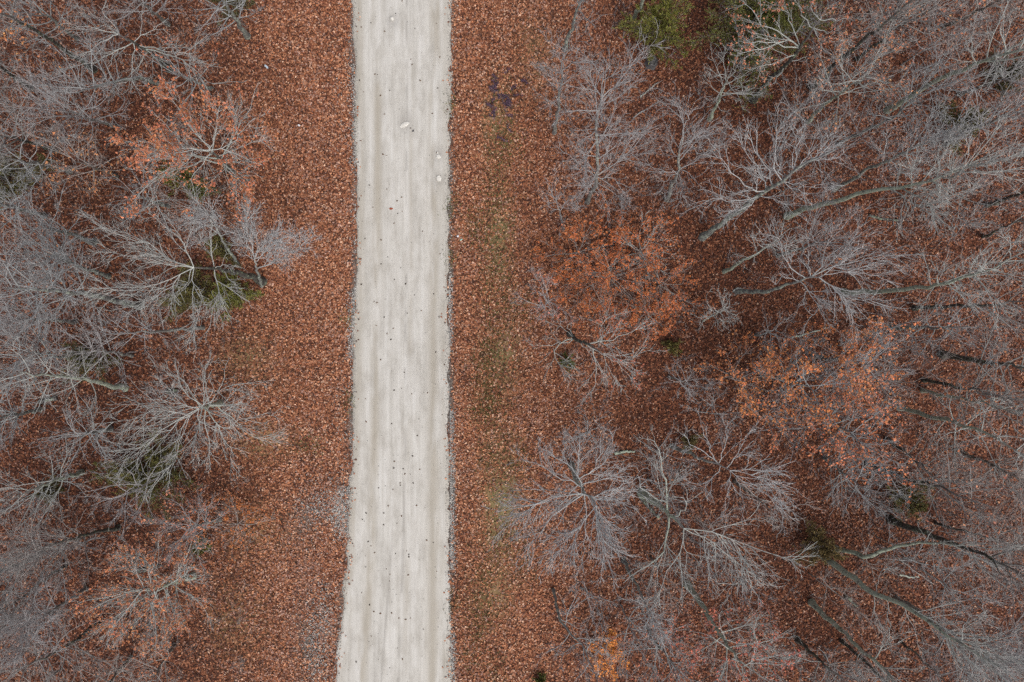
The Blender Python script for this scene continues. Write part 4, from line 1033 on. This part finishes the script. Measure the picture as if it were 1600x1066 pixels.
cedar("tiny olive cedar under the bunched-twig tree's left twigs", 1072, 688, 14, .9, 521, (.095, .095, .035), (1.2, .9), .35)

# ------------------------------------------------------------------ purple bramble on the verge
def bramble():
    rg = np.random.default_rng(61)
    b = P(784, 152); b[2] = float(ground_z(b[0], b[1]))
    e = link("bramble_shrub", None, loc=tuple(b))
    tag(e, "low sprawling bramble with dark purple leaves on the right verge", "shrub")
    n = 26
    sx = rg.normal(0, .32, n); sy = rg.normal(0, .75, n)
    st = np.stack([sx, sy, ground_z(b[0] + sx, b[1] + sy) - b[2] - .01], 1)
    az = rg.random(n) * 6.28
    d = np.stack([np.cos(az) * .8, np.sin(az) * .8, .8 + 0 * az], 1)
    w = walk(st, d, rg.uniform(.35, .8, n), 8, .22, -.22, rg)
    w[:, :, 2] = np.maximum(w[:, :, 2], -.02)
    A = Acc(); A.add(w, .006 * np.linspace(1, .5, 8)[None] * np.ones((n, 1)), 3, False)
    link("stems", A.mesh("stems", BARK['tan']), e)["kind"] = "stuff"
    m = 1300
    p = w[rg.integers(0, n, m), rg.integers(2, 8, m)] + rg.normal(0, .04, (m, 3))
    p[:, 2] = np.maximum(p[:, 2], .02)
    ln = rg.uniform(.05, .10, m)
    v, Tt = leaf_quads(p, .4, ln, ln * .6, rg, .3)
    c = np.array([.075, .045, .07])[None] * rg.uniform(.6, 1.7, m)[:, None]
    link("foliage", build_mesh("foliage", v, tris=Tt, mat=MAT_LEAF, cattr={"col": np.repeat(c, 4, 0)}), e)["kind"] = "stuff"
bramble()

# ------------------------------------------------------------------ stones, stump, fallen wood, scraps
def rock_mesh(name, sx, sy, sz, seed, mat):
    import bmesh
    bm = bmesh.new()
    bmesh.ops.create_icosphere(bm, subdivisions=3, radius=1)
    rg = np.random.default_rng(seed)
    ph = rg.random((6, 3)) * 6; fr = rg.normal(0, 1.7, (6, 3))
    for v in bm.verts:
        c = np.array(v.co)
        k = 1 + .09 * sum(math.sin(float(fr[i] @ c + ph[i, 0])) for i in range(6)) * .6
        c = c * k
        c = np.sign(c) * np.abs(c) ** .85
        v.co = (c[0] * sx, c[1] * sy, c[2] * sz)
    me = bpy.data.meshes.new(name); bm.to_mesh(me); bm.free()
    me.materials.append(mat)
    return me
def stone(label, px, py, sx, sy, sz, seed, yaw, onroad=True, mat=None, name="stone"):
    x, y = wx(px), wy(py)
    z = float(road_z(x, y)) - (.02 if onroad else 0) if onroad else float(ground_z(x, y)) + .04
    o = link(name, rock_mesh(name, sx, sy, sz, seed, mat or MAT_STONE), loc=(x, y, z + sz * .25))
    o.rotation_euler = (0, 0, yaw)
    tag(o, label, "stone")
stone("round whitish stone bedded in a dark pit near the road's top end", 613, 31, .105, .10, .07, 1, .3)
stone("flat oblong cream stone in the middle of the road", 633, 195.5, .23, .115, .06, 2, .42)
stone("small pale stone near the road's right edge, higher of two", 685, 245, .10, .12, .05, 3, .8)
stone("pale flat stone near the road's right edge, lower of two", 686, 279, .12, .14, .05, 4, .2)
stone("tiny pale chip touching the higher right-edge stone", 683.5, 239, .05, .06, .03, 5, .2)
stone("dark pebble beside the flat oblong cream stone", 646, 205.5, .07, .05, .05, 6, .4, mat=MAT_STUMP)
stone("small white pebble on leaf litter right of the orange-leaved oak", 468, 197, .055, .05, .05, 7, 0, False, MAT_WHITE)
stone("small white pebble on leaf litter beside the teal scrap", 715.5, 369.5, .06, .05, .05, 8, 0, False, MAT_WHITE)

def scrap(label, px, py, l, w, yaw, mat, seed):
    rg = np.random.default_rng(seed)
    n, m = 7, 4
    u, v = np.meshgrid(np.linspace(-.5, .5, n), np.linspace(-.5, .5, m))
    x = u * l; y = v * w * (1 - .5 * np.abs(u)) + .12 * l * np.sin(u * 4)
    z = .02 + .05 * l * np.sin(u * 7 + seed) + .03 * rg.random(u.shape) * l
    top = np.stack([x, y, z + .004], -1).reshape(-1, 3); bot = np.stack([x, y, z - .004], -1).reshape(-1, 3)
    i = np.arange(m - 1)[:, None] * n + np.arange(n - 1)[None]
    q = np.stack([i, i + 1, i + n + 1, i + n], -1).reshape(-1, 4)
    rim = list(range(n)) + [k * n + n - 1 for k in range(1, m)] + list(range(m * n - 2, (m - 1) * n - 1, -1)) + [k * n for k in range(m - 2, 0, -1)]
    N0 = n * m
    side = [[rim[k] + N0, rim[(k + 1) % len(rim)] + N0, rim[(k + 1) % len(rim)], rim[k]] for k in range(len(rim))]
    Q = np.concatenate([q, q[:, ::-1] + N0, np.array(side)])
    gx, gy = wx(px), wy(py)
    o = link("litter_scrap", build_mesh("litter_scrap", np.concatenate([top, bot]), Q, mat=mat), loc=(gx, gy, float(ground_z(gx, gy)) + .05))
    o.rotation_euler = (0, 0, yaw)
    tag(o, label, "litter")
scrap("pale blue-white torn scrap on the left verge near the top", 417, 105,   .24, .10, -1.15, MAT_BLUE, 3)
scrap("small teal scrap on the right verge leaves", 721, 375, .14, .05, .15, MAT_TEAL, 5)

def stump(px, py):
    rg = np.random.default_rng(9)
    x, y = wx(px), wy(py); z = float(ground_z(x, y))
    e = link("tree_stump", None, loc=(x, y, z)); tag(e, "dark grey broken stump at the foot of the upright green cedar", "stump")
    s = 20; a = np.arange(s) * 2 * math.pi / s
    lv = [(-.05, .36), (.05, .30), (.18, .25), (.36, .235), (.50, .225)]
    jag = rg.uniform(-.10, .12, s)
    V = []
    for k, (h, r) in enumerate(lv):
        rr = r * (1 + .10 * np.sin(a * 5 + 1) + .05 * np.sin(a * 9 + k * .3))
        V.append(np.stack([rr * np.cos(a), rr * np.sin(a), h + (jag if k == len(lv) - 1 else 0 * a)], 1))
    rr = .17 * (1 + .1 * np.sin(a * 5 + 1))
    V.append(np.stack([rr * np.cos(a), rr * np.sin(a), .38 + jag * .3], 1))
    V = np.concatenate(V + [np.array([[0, 0, .33]])])
    Q = [[k * s + i, k * s + (i + 1) % s, (k + 1) * s + (i + 1) % s, (k + 1) * s + i] for k in range(len(lv)) for i in range(s)]
    Tt = [[len(lv) * s + i, len(lv) * s + (i + 1) % s, len(V) - 1] for i in range(s)]
    link("bark_shell", build_mesh("bark_shell", V, Q, Tt, MAT_STUMP), e)
    # a slab of pale rotten wood split off on its upper side
    w = np.array([[-.02, .22, .02], [.06, .36, .14], [.10, .52, .10], [.10, .66, .03]])
    A = Acc(); A.add(w[None], np.array([[.10, .11, .09, .05]]), 7, False)
    link("rotten_slab", A.mesh("rotten_slab", MAT_STUMPTOP), e)
stump(1017, 101)

def fallen(label, pts, r0, r1, bark, seed, twigs=0, name="fallen_log"):
    rg = np.random.default_rng(seed)
    W = np.array([P(px, py) for px, py in pts]); W[:, 2] = ground_z(W[:, 0], W[:, 1]) + r0 * .8 + .02
    b = W[0].copy(); b[2] = float(ground_z(b[0], b[1]))
    q, l = resample(W - b, 12, .02, rg)
    A = Acc(); r = np.linspace(r0, r1, 12); r = np.concatenate([[r0 * .02], r, [r1 * .02]])
    q2 = np.concatenate([q[:1], q, q[-1:]]); q2[0] += (q[0] - q[1]) * .02; q2[-1] += (q[-1] - q[-2]) * .02
    A.add(q2[None], r[None], 8, False)
    if twigs:
        w, n, _ = spawn(q[None], np.array([l]), np.array([twigs]), .3, 1, 45, .2, .2, .3, 6, .2, .02, rg)
        A.add(w, .012 * np.linspace(1, .4, 6)[None] * np.ones((len(w), 1)), 4, False)
    o = link(name, A.mesh(name, BARK[bark]), loc=tuple(b)); tag(o, label, "log", "dead wood on the forest floor")
fallen("short blue-green lichened log lying level, above the crooked oak's foot", [(960, 709), (976, 705), (991, 705)], .075, .05, 'lichen', 1)
fallen("dark log with pale broken end, left of the crooked oak's foot", [(1000, 778), (1012, 790), (1028, 808)], .09, .07, 'dark', 2)
fallen("black fallen bough below the long mossy trunk, right wood", [(1356, 336), (1375, 343), (1402, 345)], .06, .05, 'dark', 3, 4)
fallen("pale lichened stick in dark leaves, under the snaking trunk", [(1404, 897), (1420, 901), (1434, 901)], .045, .035, 'lichen', 4)
fallen("long thin bare pole on the leaves right of the pale lichened stick", [(1400, 870), (1430, 893), (1458, 912)], .035, .02, 'tan', 5)
fallen("forked grey fallen branch right of the small slender verge tree", [(1000, 153), (1012, 143), (1028, 130)], .035, .02, 'lichen', 6, 3)
fallen("straight pale fallen branch above the lilac tree", [(989, 185), (1010, 170), (1036, 156)], .04, .02, 'lilac', 7, 5)
fallen("blackened stub log near the bottom of the right wood, left of long green-grey trunk", [(1318, 930), (1330, 939), (1338, 946)], .08, .06, 'dark', 8)
fallen("short black log below the lilac tree with few orange leaves, lower left", [(219, 892), (236, 886), (254, 882)], .10, .08, 'dark', 9)
fallen("dark log half buried in leaves left of the fan-shaped grey tree", [(63, 628), (76, 624), (90, 622)], .11, .09, 'dark', 10)
fallen("dark upturned log between star-shaped tree and fan-shaped grey tree", [(262, 612), (270, 611), (279, 610)], .12, .10, 'dark', 11)
fallen("blue-green lichened stick crossing dark litter under the horizontal spray tree", [(1236, 528), (1262, 521), (1300, 510)], .05, .03, 'lichen', 12, 3)

# ------------------------------------------------------------------ single fallen leaves on the road
def road_leaves():
    rg = np.random.default_rng(88)
    mats = []
    for nm, c in (("road_leaf_dark", (.06, .045, .036)), ("road_leaf_brown", (.13, .075, .045)), ("road_leaf_red", (.30, .07, .035))):
        mats.append(plain(nm, tuple(x * .7 for x in c), tuple(x * 1.3 for x in c), 30))
    meshes = []
    for k in range(6):
        # lobed curled oak leaf: a rim of 12 points round a raised midrib, with thickness
        a = np.arange(12) * 2 * math.pi / 12
        r = .055 * (1 + .28 * np.cos(a * 5 + k)) * rg.uniform(.85, 1.15, 12)
        x = r * np.cos(a) * 1.25; y = r * np.sin(a) * .8
        z = .012 + .35 * np.abs(y) + .010 * np.sin(a * 3 + k)
        rim = np.stack([x, y, z], 1); c = np.array([[0, 0, .008]])
        V = np.concatenate([rim, c, rim - [0, 0, .004], c - [0, 0, .004]])
        Tt = [[i, (i + 1) % 12, 12] for i in range(12)] + [[13 + (i + 1) % 12, 13 + i, 25] for i in range(12)]
        Q = [[i, 13 + i, 13 + (i + 1) % 12, (i + 1) % 12] for i in range(12)]
        meshes.append(build_mesh("fallen_leaf", V, Q, Tt, mats[0 if k < 3 else 1]))
    red = build_mesh("fallen_leaf", V * 1.3, Q, Tt, mats[2])
    A = [(400, 0, [(915,12),(875,90),(1128,150),(805,200),(995,183),(970,375),(978,408),(838,570),(805,717),(1103,712),(648,505),(673,577),(967,805),(795,967),(815,975),(1150,360),(1028,508),(1135,553),(1180,705),(745,468),(760,470),(780,600),(720,147),(1130,957)]),
         (400, 267, [(820,117),(912,168),(883,190),(865,330),(732,230),(783,433),(825,540),(783,583),(657,552),(907,608),(867,680),(937,707),(660,710),(1043,380),(1112,770),(683,425),(803,915),(821,1018),(740,818),(757,825),(845,1055),(1150,520),(710,92),(992,777),(947,890),(1035,875),(753,967),(860,985),(915,255),(888,268)]),
         (400, 533, [(780,117),(850,515),(1020,485),(867,750),(933,828),(903,885),(985,885),(768,915),(828,1028),(1005,1025),(690,503),(1073,323),(980,717),(922,797),(965,830),(1025,800),(862,792),(1178,147),(1125,70),(912,295),(865,307),(858,925),(904,898),(1010,590),(685,360),(975,330),(928,195)]),
         (400, 800, [(690,5),(800,5),(912,22),(883,68),(800,78),(720,210),(743,253),(703,183),(875,257),(943,240),(957,262),(957,277),(817,353),(840,387),(838,428),(953,390),(687,342),(663,503),(712,578),(738,620),(780,630),(895,660),(967,660),(1047,730),(885,847),(917,915),(838,970),(628,933),(722,773),(1108,190),(1067,175),(1130,370),(850,627),(937,668),(667,45)])]
    for (x0, y0, pts) in A:
        for (a, b) in pts:
            px, py = x0 + a / 4, y0 + b / 4
            x, y = wx(px), wy(py)
            o = link("fallen_leaf", meshes[int(rg.integers(0, 6))], loc=(x, y, float(road_z(x, y)) + .004))
            s = rg.uniform(.40, .78); o.scale = (s, s, s)
            o.rotation_euler = (0, 0, rg.random() * 6.28)
            tag(o, "single small dark fallen leaf lying on the pale gravel road", "leaf", "fallen leaves scattered on the road")
    x, y = wx(400 + 847 / 4), wy(267 + 240 / 4)
    o = link("fallen_leaf", red, loc=(x, y, float(road_z(x, y)) + .004))
    tag(o, "largest reddish fallen leaf on the road, left of centre, upper half", "leaf", "fallen leaves scattered on the road")
road_leaves()

# ------------------------------------------------------------------ understory: thin bare saplings that look alike, and brush nobody could count
def understory():
    rg = np.random.default_rng(707)
    protos = []
    for k in range(7):
        h = 3.2 + .5 * k
        a, b = rg.normal(0, 6, 2)
        protos.append(grow(dict(path=[(800, 533, 0), (800 + a, 533 + b, h * .5), (800 + 1.6 * a, 533 + 1.6 * b, h)], seed=800 + k, bark=['lilac', 'grey', 'tan', 'lilac', 'grey', 'tan', 'lilac'][k],
                                r0=.035, auto=11, R=1.15 + .12 * k, cb=.2, el=16, dens=.8)))
    taken = [np.array(t['path'][0][:2], float) for t in TREES]
    def ok(px, py, dmin):
        return all(np.hypot(*(t - (px, py))) > dmin for t in taken)
    for side, (x0, x1), count, label, group in (
            ('l', (8, 395), 8, "thin bare understory sapling, a faint grey twig haze in the left wood", "understory saplings of the left wood"),
            ('r', (905, 1500), 44, "thin bare understory sapling, a faint grey twig haze in the right wood", "understory saplings of the right wood")):
        got = 0; tries = 0
        while got < count and tries < 9000:
            tries += 1
            px, py = rg.uniform(x0, x1), rg.uniform(-5, 1070)
            if side == 'r' and (px < 1120 and 330 < py < 520): continue            # the red thicket stays clear
            if side == 'r' and px < 1050 and py < 660 and rg.random() < .8: continue
            if side == 'l' and px > 395 - 40 * math.sin(py * .01): continue
            if not ok(px, py, 24): continue
            taken.append(np.array([px, py]))
            g = protos[int(rg.integers(0, 7))]
            x, y = wx(px), wy(py)
            place_tree("understory_sapling", g, label, "sapling", group, (x, y, float(ground_z(x, y))), rg.random() * 6.28, rg.uniform(.75, 1.2))
            got += 1
    # brush: knee-high bare stems
    for side, (x0, x1), n in (('left', (-20, 400), 260), ('right', (880, 1620), 520)):
        px = rg.uniform(x0, x1, n); py = rg.uniform(-20, 1090, n)
        x, y = wx(px), wy(py)
        keep = fbm(x, y, 3.0, 741) > .42
        x, y = x[keep], y[keep]; m = len(x)
        per = 5
        X = np.repeat(x, per) + rg.normal(0, .12, m * per); Y = np.repeat(y, per) + rg.normal(0, .12, m * per)
        st = np.stack([X, Y, ground_z(X, Y) - .01], 1)
        az = rg.random(m * per) * 6.28
        d = np.stack([np.cos(az) * .55, np.sin(az) * .55, np.ones(m * per)], 1)
        ln = rg.uniform(.5, 1.5, m * per)
        w = walk(st, d, ln, 4, .16, -.04, rg)
        A = Acc(); A.add(w, .008 * np.array([1, .8, .6, .3])[None] * np.ones((len(w), 1)), 3, True)
        t, tn, _ = spawn(w, ln, np.full(len(w), 6), .25, 1, 36, .2, .3, .2, 2, 0, 0, rg)
        A.add(t, .006 * np.array([1, .4])[None] * np.ones((len(t), 1)), 3, True)
        o = link("understory_brush", A.mesh("understory_brush", BARK['tan' if side == 'left' else 'lilac']))
        tag(o, "knee-high bare twig brush scattered under the trees of the %s wood" % side, "brush", kind="stuff")
understory()
